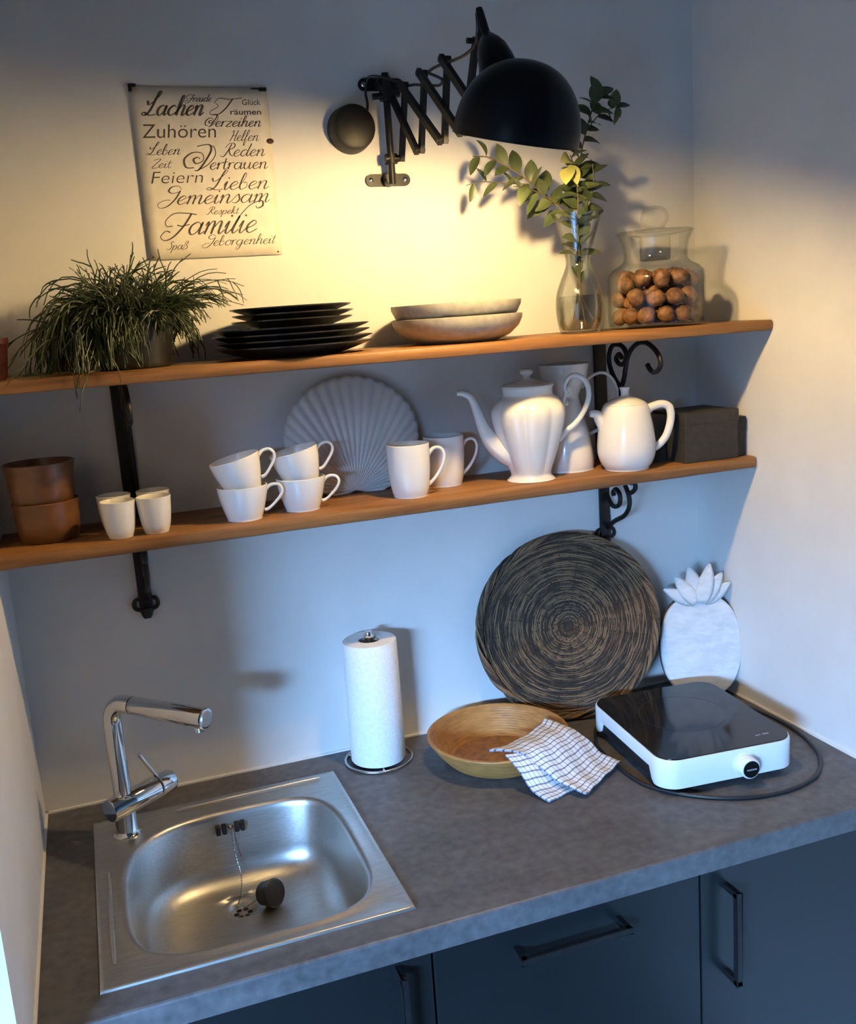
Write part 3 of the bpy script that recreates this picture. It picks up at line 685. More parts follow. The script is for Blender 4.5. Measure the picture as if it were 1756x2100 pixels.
def sign():
    x0, zt = 0.2905, 2.108; w, h = 0.2225, 0.2725
    t = thing('word_sign', 'cream metal sign of German words in dark lettering on the wall', 'sign', (x0, -0.004, zt))
    th = 0.0018; sk = 0.004
    def P(zx, zy, lift=0.0):       # pixel of the sign close-up -> sign plane
        left = 115 + (zy - 80) * 0.1411; ww = 1285 - (zy - 80) * 0.0432
        u = (zx - left) / ww; v = (zy - 80) / 1620.0
        return Vector((u * w, -0.0008 - lift - 0.006 * (1 - abs(2 * u - 1)) * 0.0, -v * h))
    # slightly curled sheet
    rows = []
    for j in range(13):
        v = j / 12; row = []
        for i in range(13):
            u = i / 12
            row.append(Vector((u * w + sk * v * 0, 0.0005, -v * h)))
        rows.append(row)
    G().grid(rows).build('sign_plate', 'sign', t, solid=0.0022)
    g = G()
    def ribbon(pts, wmax, wmin):
        pts = smooth_pts(pts, 7); n = len(pts); v = []
        for i, p in enumerate(pts):
            d = pts[min(i + 1, n - 1)] - pts[max(i - 1, 0)]; L = d.length or 1e-9
            k = max(0.0, -d.z / L); ww = (wmin * 1.35 + (wmax * 1.15 - wmin * 1.35) * k ** 1.2) / 2
            nrm = Vector((-d.z / L, 0, d.x / L))
            v += [p + nrm * ww, p - nrm * ww]
        g.add(v, [(2 * i, 2 * i + 1, 2 * i + 3, 2 * i + 2) for i in range(n - 1)])
    def script(word, zx0, zx1, zb, xh, wmax=13, wmin=4, slant=0.32):
        toks = []
        i = 0
        while i < len(word):
            if word[i] == '_': toks.append(word[i + 1].upper() + '2'); i += 2
            else: toks.append(word[i]); i += 1
        base = {'ü': 'u', 'ö': 'o', 'ä': 'a'}
        adv = [GL[base.get(c, c)][1] for c in toks]; sx = (zx1 - zx0) / sum(adv); cx = 0.0
        s = w / 1270.0
        for c, a in zip(toks, adv):
            b = base.get(c, c)
            strokes = list(GL[b][0])
            if c in base: strokes += [[(.3, 1.5), (.28, 1.36)], [(.65, 1.5), (.63, 1.36)]]
            for st in strokes:
                pts = [P(zx0 + (cx + px_) * sx + pz * xh * slant, zb - pz * xh, 0.0004) for px_, pz in st]
                ribbon(pts, wmax * s, wmin * s)
            cx += a
    script('Lachen', 255, 790, 345, 92, 20, 6)
    script('Freude', 665, 870, 218, 36, 7, 3)
    script('T', 880, 1090, 345, 80, 13, 4)
    script('Verzeihen', 830, 1345, 452, 52, 10, 4)
    script('Helfen', 1050, 1320, 588, 52, 7, 3)
    script('Leben', 300, 585, 710, 50, 9, 3)
    script('V', 680, 880, 862, 108, 17, 6, 0.12)
    script('ertrauen', 860, 1410, 855, 64, 11, 4, 0.2)
    script('Reden', 985, 1380, 733, 62, 10, 4)
    script('Zeit', 330, 505, 832, 42, 6, 3)
    script('Lieben', 870, 1415, 1050, 78, 13, 4)
    script('Gemeinsam', 430, 1430, 1180, 82, 14, 4)
    script('Respekt', 850, 1140, 1283, 36, 6, 3)
    script('Fami_lie', 560, 1300, 1472, 118, 17, 6)
    script('Spaß', 490, 675, 1608, 40, 6, 3)
    script('Geborgenheit', 830, 1490, 1588, 50, 8, 3)
    gg = g; dg = bpy.context.evaluated_depsgraph_get()
    def plain(word, zx0, zx1, zb, shear=0.0, bold=0.0, hz=None):
        cu = bpy.data.curves.new('t', 'FONT'); cu.body = word; cu.size = 1.0; cu.shear = shear; cu.offset = bold; cu.resolution_u = 4
        o = bpy.data.objects.new('t', cu); col.objects.link(o); bpy.context.view_layer.update()
        dgr = bpy.context.evaluated_depsgraph_get(); me = bpy.data.meshes.new_from_object(o.evaluated_get(dgr))
        xs = [v.co.x for v in me.vertices]; s = (zx1 - zx0) / (max(xs) - min(xs)); mn = min(xs)
        sz = s if hz is None else hz
        gg.add([P(zx0 + (v.co.x - mn) * s, zb - v.co.y * sz, 0.0004) for v in me.vertices], [tuple(p.vertices) for p in me.polygons])
        bpy.data.objects.remove(o); bpy.data.curves.remove(cu); bpy.data.meshes.remove(me)
    plain('Zuhören', 245, 920, 553, 0.0, -0.006, 185)
    plain('Feiern', 335, 805, 978, 0.12, -0.012, 165)
    plain('Glück', 1165, 1345, 248, 0.0, 0.0)
    plain('räumen', 1055, 1350, 338, 0.0, 0.01, 75)
    gg.build('lettering', 'ink', t, smooth=False)
    # fixings: black corner clips, screws, and a rust-brown blot at the edge
    G().box(-0.002, 0.010, -0.004, 0.004, -0.001, 0.0035).box(-0.002, 0.003, -0.004, 0.004, -0.008, 0.001).build('corner_clip', 'black', t, smooth=False, bevel=0.0008)
    G().box(0.196, 0.209, -0.0035, 0.004, -0.0035, -0.0015).box(0.209, 0.222, -0.004, 0.004, -0.0065, -0.001).build('corner_clip', 'black', t, smooth=False, bevel=0.0008)
    G().lathe([(0.0, 0.003), (0.004, 0.002), (0.0065, 0.0)], 12, mtx=Matrix.Rotation(R(90), 4, 'X') @ Matrix.Diagonal((1, 0.7, 1, 1)), loc=(0.2205, -0.0006, -0.086)).build('rust_spot', 'rust', t)
    for p in ((0.006, -0.268), (0.2165, -0.268)):
        G().lathe([(0.0, 0.0014), (0.0012, 0.001), (0.0017, 0.0)], 10, mtx=Matrix.Rotation(R(90), 4, 'X'), loc=(p[0], -0.0006, p[1])).build('nail', 'rust', t)
sign()

# ------------------------------------------------------------------ top shelf: trailing plant, plates, bowls, vase, jar
def trailing_plant():
    cx, cy = 0.240, -0.135; z0 = TS1
    t = thing('trailing_plant', 'bushy trailing green plant in a dark ribbed pot on the upper shelf', 'potted plant', (cx, cy, z0))
    prof = [(0.0, 0.0), (0.053, 0.0), (0.056, 0.003)]
    k = 0
    while k < 16:
        z = 0.005 + k * 0.0050; r = 0.0565 + 0.006 * (z / 0.08); prof.append((r + (0.0018 if k % 2 else 0.0), z)); k += 1
    prof += [(0.0635, 0.082), (0.0635, 0.086), (0.060, 0.086), (0.058, 0.07), (0.0, 0.07)]
    p = G().lathe(prof, 56).build('plant_pot', 'potmetal', t, angle=60)
    G().lathe([(0.0, 0.075), (0.0585, 0.073)], 30).build('soil', 'soil', p)
    rnd = random.Random(11); g = G()
    def strand(p0, d, L, grav, r=0.0012, fork=True, seg=9):
        pts = [p0]; p = Vector(p0); v = d.normalized()
        for i in range(seg):
            v = (v + Vector((rnd.uniform(-.24, .24), rnd.uniform(-.2, .2), rnd.uniform(-.12, .12) - grav * (0.5 + i / seg)))).normalized()
            p = p + v * (L / seg)
            # keep off the wall and off the shelf board
            if p.y > -0.006: p.y = -0.006
            if p.y > -0.246 and p.z < 0.004 + z0: p.z = z0 + 0.004
            if p.x < 0.006: p.x = 0.006
            if p.x > 0.356 and p.z < z0 + 0.084: break
            pts.append(p.copy())
            if fork and i in (3, 5, 7) and rnd.random() < 0.55:
                strand(p.copy(), (v + Vector((rnd.uniform(-.7, .7), rnd.uniform(-.5, .5), rnd.uniform(-.5, .4)))), L * rnd.uniform(0.2, 0.42), grav * 0.8, r * 0.9, False, 5)
        n = len(pts)
        if n < 3: return
        g.tube(pts, [r * (1 - 0.55 * i / n) for i in range(n)], 4, caps=False)
    top = Vector((cx, cy, z0 + 0.076))
    def curl(p0, d, L, grav, r=0.0012, seg=9): strand(p0, d, L, grav, r, True, seg)
    for i in range(760):
        a = rnd.uniform(0, 2 * math.pi); rr = 0.056 * math.sqrt(rnd.random())
        p0 = top + Vector((rr * math.cos(a), rr * math.sin(a), 0))
        el = rnd.uniform(0.15, 1.5)
        d = Vector((math.cos(a) * math.cos(el), math.sin(a) * math.cos(el), math.sin(el)))
        if d.x > 0 and d.y < -0.1: curl(p0, d, rnd.uniform(0.035, 0.062), rnd.uniform(0.05, 0.3), rnd.uniform(0.0010, 0.0016)); continue
        curl(p0, d, rnd.uniform(0.05, 0.092), rnd.uniform(0.08, 0.42), rnd.uniform(0.0010, 0.0018))
    # tresses falling to the left, ending on the shelf
    for i in range(170):
        p0 = top + Vector((rnd.uniform(-.06, -.01), rnd.uniform(-.04, .04), 0.004))
        d = Vector((rnd.uniform(-1.0, -0.35), rnd.uniform(-0.5, 0.25), rnd.uniform(0.4, 1.0)))
        curl(p0, d, rnd.uniform(0.10, 0.165), rnd.uniform(0.36, 0.62), rnd.uniform(0.0010, 0.0016))
    # strands hanging over the pot, mostly on its left half
    for i in range(44):
        x = rnd.uniform(-.06, .0)
        p0 = top + Vector((x, -math.sqrt(max(0.0, 0.060 ** 2 - x * x)), 0.004))
        curl(p0, Vector((rnd.uniform(-.5, .3), -1.0, rnd.uniform(0.2, 0.8))), rnd.uniform(0.06, 0.115), rnd.uniform(0.45, 0.7), 0.0012)
    for i in range(14):
        p0 = top + Vector((rnd.uniform(-.075, -.04), rnd.uniform(-.05, -.03), 0.0))
        curl(p0, Vector((rnd.uniform(-.6, -.2), -1.0, rnd.uniform(0.1, 0.4))), rnd.uniform(0.105, 0.14), rnd.uniform(0.36, 0.48), 0.0012)
    # long thin arching shoots to the right
    for i in range(34):
        p0 = top + Vector((rnd.uniform(.02, .055), rnd.uniform(-.04, .03), 0.006))
        curl(p0, Vector((1.0, rnd.uniform(-.2, .2), rnd.uniform(0.45, 1.05))), rnd.uniform(0.10, 0.185), rnd.uniform(0.14, 0.28), 0.0010)
    # a few erect twigs and the long stems on the left
    for i in range(18):
        p0 = top + Vector((rnd.uniform(-.07, .06), rnd.uniform(-.03, .03), 0.03))
        curl(p0, Vector((rnd.uniform(-.6, .6), rnd.uniform(-.2, .2), 1)), rnd.uniform(0.05, 0.082), 0.03, 0.0013)
    for k in range(6):
        curl(top + Vector((-.05, -.03, 0)), Vector((-1, -0.2 - 0.06 * k, 0.30 - 0.12 * k)), 0.15 + 0.008 * k, 0.12, 0.0014, 10)
    g.build('foliage', 'trail', t, world=True)
trailing_plant()

def red_pot():
    o = G().lathe([(0.0, 0), (0.026, 0), (0.030, 0.006), (0.036, 0.05), (0.038, 0.052), (0.038, 0.060), (0.034, 0.060), (0.031, 0.015), (0.0, 0.012)], 36).build('flower_pot', 'redpot', at=(0.028, -0.198, TS1))
    tag(o, 'small dark red clay pot at the open end of the upper shelf', 'pot')
red_pot()

def plate_stack():
    cx, cy = 0.493, -0.128; z = TS1
    def plate_prof(r, h, rb):
        return [(0.0, 0.0), (rb - 0.004, 0.0), (rb, 0.0012), (r * 0.80, h * 0.45), (r, h - 0.002), (r, h), (r - 0.003, h), (r * 0.78, h * 0.55 + 0.001), (rb, 0.0045), (0.0, 0.0045)]
    words = ['bottom of the stack', 'second from the bottom', 'third from the bottom', 'topmost of the large ones']
    base = None
    big = G().lathe(plate_prof(0.1285, 0.0190, 0.078), 64).build('dinner_plate', 'plate')
    small = G().lathe(plate_prof(0.0985, 0.0150, 0.062), 64).build('side_plate', 'plate')
    for i in range(4):
        o = big if i == 0 else big.copy()
        if i: col.objects.link(o)
        dx = (0.0, 0.002, -0.002, -0.003)[i]
        o.location = (cx + dx, cy, z + i * 0.0105 + (0.014 if i else 0.0) - (0.0 if i else 0.0))
        tag(o, 'large black dinner plate, ' + words[i] + (' of the plate stack' if i in (1, 2) else ' of plates' if i == 0 else ' under the small plates'), 'plate', 'large black plates')
        if i: o.location.z = z + 0.0095 * i
        zt = o.location.z
    words = ['lowest of the three small ones', 'middle of the three small ones', 'on top of the black stack']
    for i in range(3):
        o = small if i == 0 else small.copy()
        if i: col.objects.link(o)
        o.location = (cx + (0.001, 0.003, 0.0)[i], cy - 0.002, zt + 0.0165 + i * 0.0098)
        tag(o, 'small black side plate, ' + words[i], 'plate', 'small black plates')
plate_stack()

def bowls():
    cx, cy = 0.784, -0.128
    prof = [(0.0, 0.0), (0.066, 0.0), (0.070, 0.002), (0.090, 0.010), (0.106, 0.024), (0.1125, 0.037), (0.1130, 0.044), (0.1105, 0.0445), (0.109, 0.037), (0.103, 0.027), (0.088, 0.014), (0.068, 0.006), (0.0, 0.006)]
    wob = lambda t, r, z: 1 + 0.006 * math.sin(5 * t) * (r / 0.11) + 0.004 * math.sin(9 * t + 1) * (r / 0.11)
    a = G().lathe(prof, 64, wob).build('stoneware_bowl', 'bowl', at=(cx, cy, TS1))
    tag(a, 'shallow grey stoneware bowl standing on the shelf under its twin', 'bowl', 'grey stoneware bowls')
    b = a.copy(); col.objects.link(b); b.location = (cx - 0.001, cy - 0.001, TS1 + 0.0235); b.rotation_euler = (0, 0, 1.2)
    tag(b, 'shallow grey stoneware bowl nested on top of its twin', 'bowl', 'grey stoneware bowls')
bowls()

def vase():
    cx, cy = 1.016, -0.140
    t = thing('glass_vase', 'hourglass clear glass vase half full of water', 'vase', (cx, cy, TS1))
    out = [(0.0, 0.0), (0.030, 0.0), (0.0355, 0.003), (0.040, 0.020), (0.0425, 0.045), (0.0405, 0.070), (0.033, 0.092), (0.0245, 0.112), (0.0215, 0.125), (0.0245, 0.145), (0.0335, 0.172), (0.0425, 0.200), (0.0455, 0.208)]
    wall = 0.0022
    inn = [(max(r - wall, 0.0), z + (0.006 if r < 0.036 and z < 0.01 else 0)) for r, z in reversed(out)]
    G().lathe([(p.x, p.y) for p in smooth_pts([Vector((r, z, 0)) for r, z in out], 4)] + [(0.0445, 0.209)] + [(max(p.x, 0.0), p.y) for p in smooth_pts([Vector((r, z, 0)) for r, z in inn], 4)], 64).build('vase_body', 'glass', t, angle=80)
    ww = [(0.0, 0.007), (0.031, 0.007), (0.036, 0.022), (0.0385, 0.045), (0.0365, 0.066), (0.0, 0.066)]
    G().lathe(ww, 48).build('water', 'water', t, angle=50)
vase()

def leaf_blade(L, wd, fold=0.25, droop=0.35):
    """leaf along +X from its stalk at the origin, in local space"""
    n = 7; rows = []
    for i in range(n + 1):
        s = i / n; hw = wd * 0.5 * (math.sin(math.pi * min(1, s * 0.97 + 0.03)) ** 0.75) * (1.0 - 0.25 * s)
        x = L * s; z = -droop * L * s * s
        rows.append([Vector((x, -hw, z + fold * hw)), Vector((x, -hw * 0.5, z + fold * hw * 0.3)), Vector((x, 0, z)), Vector((x, hw * 0.5, z + fold * hw * 0.3)), Vector((x, hw, z + fold * hw))])
    g = G().grid(rows); return g.v, g.f

def branch(label, stems, leaves, lowpts, pale=None):
    base = Vector((1.016, -0.140, TS1 + 0.012))
    t = thing('leafy_branch', label, 'branch', base, group='green branches in the glass vase')
    g = G()
    for pts, r0, r1 in stems:
        p = smooth_pts([Vector(q) for q in pts], 6); n = len(p)
        g.tube(p, [r0 + (r1 - r0) * i / (n - 1) for i in range(n)], 7)
    g.build('stem', 'stem', t, world=True)
    lg = G(); pg = G(); rnd = random.Random(len(label))
    for k, (pos, d, L, wd) in enumerate(leaves):
        d = Vector(d).normalized(); up = Vector((rnd.uniform(-.5, .5), -0.55 + rnd.uniform(-.4, .3), 0.7)); side = up.cross(d)
        if side.length < 1e-3: side = Vector((1, 0, 0))
        side.normalize(); up2 = d.cross(side)
        v, f = leaf_blade(L, wd, rnd.uniform(0.1, 0.35), rnd.uniform(0.15, 0.5))
        mt = Matrix((d, side, up2)).transposed()
        pts = [Vector(pos) + mt @ p for p in v]
        for p in pts:
            if p.y > -0.004: p.y = -0.004
        (pg if pale and k in pale else lg).add(pts, f)
    lg.build('leaf_spray', 'leaf', t, world=True)
    if pg.v: 
        o = pg.build('pale_leaf', 'leafpale', t, world=True); o['label'] = 'pale yellow-green leaves'
def auto_leaves(path, every, L, wd, seed, start=0.0, skip=1.0):
    rnd = random.Random(seed); p = smooth_pts([Vector(q) for q in path], 8); out = []; acc = 0.0; nxt = start; s = 1
    tot = sum((p[i + 1] - p[i]).length for i in range(len(p) - 1))
    for i in range(len(p) - 1):
        d = p[i + 1] - p[i]; acc += d.length
        if acc >= nxt and rnd.random() < skip:
            nxt += every * rnd.uniform(0.7, 1.2); s = -s
            dn = d.normalized(); lat = Vector((dn.z, 0, -dn.x)) * s
            dr = dn * rnd.uniform(0.2, 0.7) + lat * rnd.uniform(0.6, 1.0) + Vector((0, rnd.uniform(-.7, .5), rnd.uniform(-.1, .25)))
            k = 1.0 - 0.35 * acc / tot
            out.append((p[i + 1], dr, L * k * rnd.uniform(0.75, 1.15), wd * k * rnd.uniform(0.8, 1.1)))
    return out
low = [(1.040, -0.150, TS1 + 0.018), (1.020, -0.145, TS1 + 0.06), (1.013, -0.140, TS1 + 0.125)]
bl = low + [(1.005, -0.142, 1.855), (0.977, -0.135, 1.891), (0.941, -0.130, 1.9245), (0.896, -0.125, 1.955), (0.862, -0.120, 1.972), (0.835, -0.115, 1.975)]
bl2 = [(0.977, -0.135, 1.891), (0.945, -0.15, 1.905), (0.915, -0.16, 1.915), (0.885, -0.165, 1.918)]
bl3 = [(0.941, -0.130, 1.9245), (0.90, -0.11, 1.93), (0.86, -0.10, 1.935), (0.83, -0.09, 1.931)]
lv = auto_leaves(bl[3:], 0.0150, 0.052, 0.034, 3, 0.025) + auto_leaves(bl2, 0.017, 0.046, 0.030, 5, 0.01) + auto_leaves(bl3, 0.022, 0.040, 0.024, 6, 0.01)
branch('thin brown branch leaning to the lamp side out of the glass vase', [(bl, 0.0018, 0.0009), (bl2, 0.0011, 0.0007), (bl3, 0.001, 0.0006)], lv, low)
br = [(1.004, -0.135, TS1 + 0.012), (1.013, -0.14, TS1 + 0.07), (1.018, -0.138, TS1 + 0.125), (1.021, -0.132, 1.848), (1.031, -0.125, 1.906), (1.0385, -0.12, 1.965), (1.053, -0.12, 2.015), (1.071, -0.12, 2.062), (1.083, -0.12, 2.078)]
br2 = [(1.053, -0.12, 2.015), (1.085, -0.118, 2.045), (1.118, -0.115, 2.055)]
lv = auto_leaves(br[3:], 0.0105, 0.050, 0.033, 12, 0.01) + auto_leaves(br2, 0.014, 0.034, 0.026, 13, 0.012)
lv += [((1.071, -0.12, 2.060), (0.1, -.2, 1), 0.040, 0.030), ((1.083, -0.12, 2.072), (0.8, -.1, .8), 0.032, 0.026), ((1.118, -0.115, 2.055), (.8, -.1, .2), .028, .02), ((1.118, -0.115, 2.055), (.1, -.1, -1), .028, .02), ((1.110, -0.115, 2.055), (.2, -.3, 1), .030, .024)]
branch('tallest leafy branch rising upright behind the lamp shade from the vase', [(br, 0.002, 0.001), (br2, 0.0011, 0.0007)], lv, low)
bm_ = [(1.022, -0.15, TS1 + 0.012), (1.018, -0.143, TS1 + 0.07), (1.016, -0.146, TS1 + 0.125), (1.010, -0.155, 1.850), (1.007, -0.165, 1.895), (1.000, -0.172, 1.935), (0.990, -0.176, 1.965)]
bm2 = [(1.010, -0.155, 1.850), (1.025, -0.165, 1.88), (1.034, -0.172, 1.915), (1.032, -0.175, 1.95)]
lv = auto_leaves(bm_[2:], 0.0100, 0.045, 0.030, 21, 0.0) + auto_leaves(bm2, 0.0105, 0.045, 0.031, 22, 0.005)
npale = len(lv); lv += [((0.992, -0.172, 1.955), (-.3, -.5, .1), .042, .034), ((0.988, -0.172, 1.945), (-.5, -.6, -.5), .040, .03), ((0.990, -0.172, 1.95), (.1, -.6, -.7), .036, .026)]
# leaves crowding down in the neck of the vase
for k in range(9):
    a = k * 2.4; z = TS1 + 0.085 + 0.011 * k
    lv.append(((1.016, -0.142, z), (0.25 * math.cos(a), 0.25 * math.sin(a), 0.9), 0.026, 0.014))
branch('short bushy branch with pale yellow leaves in the middle of the vase', [(bm_, 0.0018, 0.001), (bm2, 0.0012, 0.0008)], lv, low, {npale, npale + 1, npale + 2})

def jar():
    cx, cy = 1.178, -0.135
    t = thing('storage_jar', 'clear glass storage jar full of walnuts with ball-topped lid', 'jar', (cx, cy, TS1))
    out = [(0.0, 0.0), (0.080, 0.0), (0.0865, 0.004), (0.0885, 0.014), (0.0885, 0.088), (0.0865, 0.099), (0.078, 0.108), (0.066, 0.114), (0.0585, 0.122), (0.0575, 0.132), (0.0605, 0.150), (0.067, 0.166), (0.0705, 0.171)]
    inn = [(max(r - 0.0028, 0), z if z > 0.005 else 0.005) for r, z in reversed(out)]
    G().lathe(out + [(0.0695, 0.172)] + inn, 72).build('jar_body', 'jarglass', t, angle=70)
    lid = G().lathe([(0.0, 0.128), (0.016, 0.126), (0.024, 0.120), (0.027, 0.121), (0.0275, 0.150), (0.0275, 0.163), (0.066, 0.170), (0.066, 0.1735), (0.026, 0.1735), (0.020, 0.176), (0.017, 0.180)], 56).build('lid', 'jarglass', t, angle=60)
    G().lathe([(0.006, 0.1765), (0.018, 0.180), (0.0245, 0.189), (0.0255, 0.196), (0.0225, 0.207), (0.014, 0.2145), (0.0, 0.217)], 40).build('lid_knob', 'jarglass', lid, angle=60)
    # walnuts
    rnd = random.Random(4); wr = 0.0165
    def nut_mesh(seed):
        r2 = random.Random(seed); bm = bmesh.new(); bmesh.ops.create_icosphere(bm, subdivisions=3, radius=1.0)
        ph = [r2.uniform(0, 6) for _ in range(4)]
        for v in bm.verts:
            p = v.co.normalized(); a = math.atan2(p.y, p.x)
            k = 1 + 0.065 * math.sin(9 * a + 3 * math.sin(5 * p.z + ph[0])) * (1 - p.z * p.z) + 0.05 * math.sin(11 * p.z + 4 * a + ph[1])
            seam = math.exp(-(p.y / 0.10) ** 2) * 0.09
            k += seam
            v.co = Vector((p.x * 0.95, p.y * 0.93, p.z * 1.06)) * k * 0.0156
        me = bpy.data.meshes.new('walnut'); bm.to_mesh(me); bm.free()
        me.polygons.foreach_set('use_smooth', [True] * len(me.polygons)); me.materials.append(M['walnut']); return me
    meshes = [nut_mesh(s) for s in range(3)]
    NR = 0.0178; JR = 0.0850 - NR; N = 54
    P = [Vector((rnd.uniform(-.05, .05), rnd.uniform(-.05, .05), NR + 0.0055 + 0.0022 * i)) for i in range(N)]
    for it in range(420):
        for p in P: p.z -= 0.0006 if it < 360 else 0.0
        for i in range(N):
            for j in range(i):
                d = P[i] - P[j]; L = d.length
                if L < 2 * NR:
                    d = d / L if L > 1e-6 else Vector((0, 0, 1)); m = (2 * NR - L) * 0.5
                    P[i] += d * m; P[j] -= d * m
        for p in P:
            p.z = min(max(p.z, NR + 0.0052), 0.0895); h = math.hypot(p.x, p.y); lim = JR - 0.001 - max(0.0, min(1.0, (p.z - 0.076) / 0.0135)) * 0.009
            if h > lim: p.x *= lim / h; p.y *= lim / h
    spots = [Vector((cx, cy, TS1)) + p for p in P]
    for k, s in enumerate(spots):
        o = bpy.data.objects.new('walnut', meshes[k % 3]); col.objects.link(o); o.location = s
        o.rotation_euler = (rnd.uniform(0, 6), rnd.uniform(0, 6), rnd.uniform(0, 6))
        tag(o, 'brown walnut piled with others in the clear glass storage jar', 'walnut', 'walnuts in the glass jar')
jar()

# ------------------------------------------------------------------ lower shelf
def brown_pots():
    prof = [(0.0, 0.0), (0.040, 0.0), (0.0425, 0.002), (0.0455, 0.016), (0.0475, 0.034), (0.0475, 0.046), (0.0485, 0.054), (0.0500, 0.062), (0.0485, 0.0635), (0.0465, 0.060), (0.0445, 0.045), (0.041, 0.010), (0.0, 0.008)]
    prof2 = [(0.0, 0.0), (0.0425, 0.0), (0.0455, 0.003), (0.0485, 0.020), (0.0500, 0.038), (0.0505, 0.050), (0.0530, 0.060), (0.0545, 0.066), (0.0520, 0.067), (0.0500, 0.060), (0.047, 0.030), (0.043, 0.008), (0.0, 0.006)]
    z = LS1
    a = G().lathe([(r * 1.02, zz * 1.0) for r, zz in prof], 56).build('clay_pot', 'brown', at=(0.079, -0.102, z)); tag(a, 'brown glazed clay pot standing on the lower shelf, under another', 'pot', 'stacked brown clay pots')
    b = G().lathe(prof2, 56).build('clay_pot', 'brown', at=(0.077, -0.102, z + 0.0575)); tag(b, 'dark-rimmed brown clay pot stacked on top of the other', 'pot', 'stacked brown clay pots')
brown_pots()

def smooth_prof(p, n=4): return [(max(q.x, 0.0), q.y) for q in smooth_pts([Vector((r, z, 0)) for r, z in p], n)]

def egg_cups():
    prof = [(0.0, 0.0), (0.0165, 0.0), (0.0190, 0.002), (0.0225, 0.014), (0.0252, 0.033), (0.0265, 0.050), (0.0272, 0.0575)]
    full = smooth_prof(prof) + [(0.0263, 0.0582), (0.0256, 0.0575)] + smooth_prof([(0.0248, 0.050), (0.0234, 0.033), (0.0205, 0.016), (0.016, 0.006), (0.0, 0.005)])
    a = G().lathe(full, 44).build('espresso_cup', 'china')
    for i, (x, y, l) in enumerate(((0.1845, -0.163, 'white handleless espresso cup in front by the brown pots'), (0.2395, -0.160, 'white handleless espresso cup in front on the tea-cup side'),
                      (0.1815, -0.098, 'white handleless espresso cup hidden behind the one by the brown pots'), (0.2435, -0.095, 'white handleless espresso cup behind the front one on the tea-cup side'))):
        o = a if i == 0 else a.copy()
        if i: col.objects.link(o)
        o.location = (x, y, LS1); tag(o, l, 'cup', 'white espresso cups')
egg_cups()

def handle_tube(parent, pts, rads, name='handle', mat='china', flat=1.0):
    p = smooth_pts([Vector(q) for q in pts], 8); n = len(p); m = len(rads)
    rr = []
    for i in range(n):
        s = i / (n - 1) * (m - 1); k = min(int(s), m - 2); rr.append(rads[k] + (rads[k + 1] - rads[k]) * (s - k))
    return G().tube(p, rr, 12).build(name, mat, parent)

def tea_cups():
    r, h = 0.0415, 0.0555
    t = thing('tea_cup', '', 'cup', (0, 0, 0), group='stacked white tea cups')
    prof = [(0.0, 0.0), (0.026, 0.0), (0.0285, 0.002), (0.0325, 0.014), (0.0370, 0.030), (0.0400, 0.044), (0.0415, h)]
    inn = [(0.0392, 0.052), (0.0378, 0.043), (0.0350, 0.030), (0.0302, 0.014), (0.0250, 0.006), (0.0, 0.0045)]
    G().lathe(smooth_prof(prof) + [(0.0405, h + 0.0007)] + smooth_prof(inn), 56).build('cup_body', 'china', t)
    handle_tube(t, [(0.0375, 0, 0.046), (0.047, 0, 0.053), (0.059, 0, 0.0525), (0.0645, 0, 0.044), (0.061, 0, 0.034), (0.051, 0, 0.023), (0.040, 0, 0.014), (0.033, 0, 0.0125)], [0.0034, 0.0026, 0.0024, 0.0024, 0.0024, 0.003])
    A = (0.3815, -0.147, LS1); B = (0.4825, -0.130, LS1)
    t.location = A; t.rotation_euler = (0, 0, R(-12)); t['label'] = 'white tea cup standing on the shelf beside the espresso cups, bottom of its stack'
    dup(t, 'white tea cup tilted on top of the stack beside the espresso cups', (A[0] + 0.004, A[1], A[2] + 0.0475), (R(2), R(-13), R(-12)))
    dup(t, 'white tea cup standing on the shelf before the shell plate, bottom of its stack', B, (0, 0, R(-12)))
    dup(t, 'white tea cup tilted on top of the stack before the shell plate', (B[0] + 0.004, B[1], B[2] + 0.0475), (R(2), R(-12), R(-12)))
tea_cups()

def mugs():
    t = thing('mug', 'tall white mug in front of the shell plate, nearest the shelf edge', 'mug', (0.674, -0.136, LS1), R(-14), 'tall white mugs')
    h = 0.0915
    prof = [(0.0, 0.0), (0.027, 0.0), (0.030, 0.002), (0.0335, 0.016), (0.0362, 0.040), (0.0372, 0.065), (0.0375, h)]
    inn = [(0.0352, h - 0.003), (0.035, 0.065), (0.034, 0.040), (0.031, 0.016), (0.026, 0.007), (0.0, 0.006)]
    G().lathe(smooth_prof(prof) + [(0.0366, h + 0.0007)] + smooth_prof(inn), 56).build('mug_body', 'china', t)
    handle_tube(t, [(0.0350, 0, 0.071), (0.045, 0, 0.081), (0.057, 0, 0.080), (0.0625, 0, 0.069), (0.060, 0, 0.054), (0.053, 0, 0.040), (0.043, 0, 0.027), (0.033, 0, 0.018)], [0.0038, 0.0030, 0.0028, 0.0028, 0.0028, 0.0034])
    dup(t, 'tall white mug set back between the front mug and big teapot', (0.764, -0.072, LS1), (0, 0, R(-10)), 0.99)
mugs()

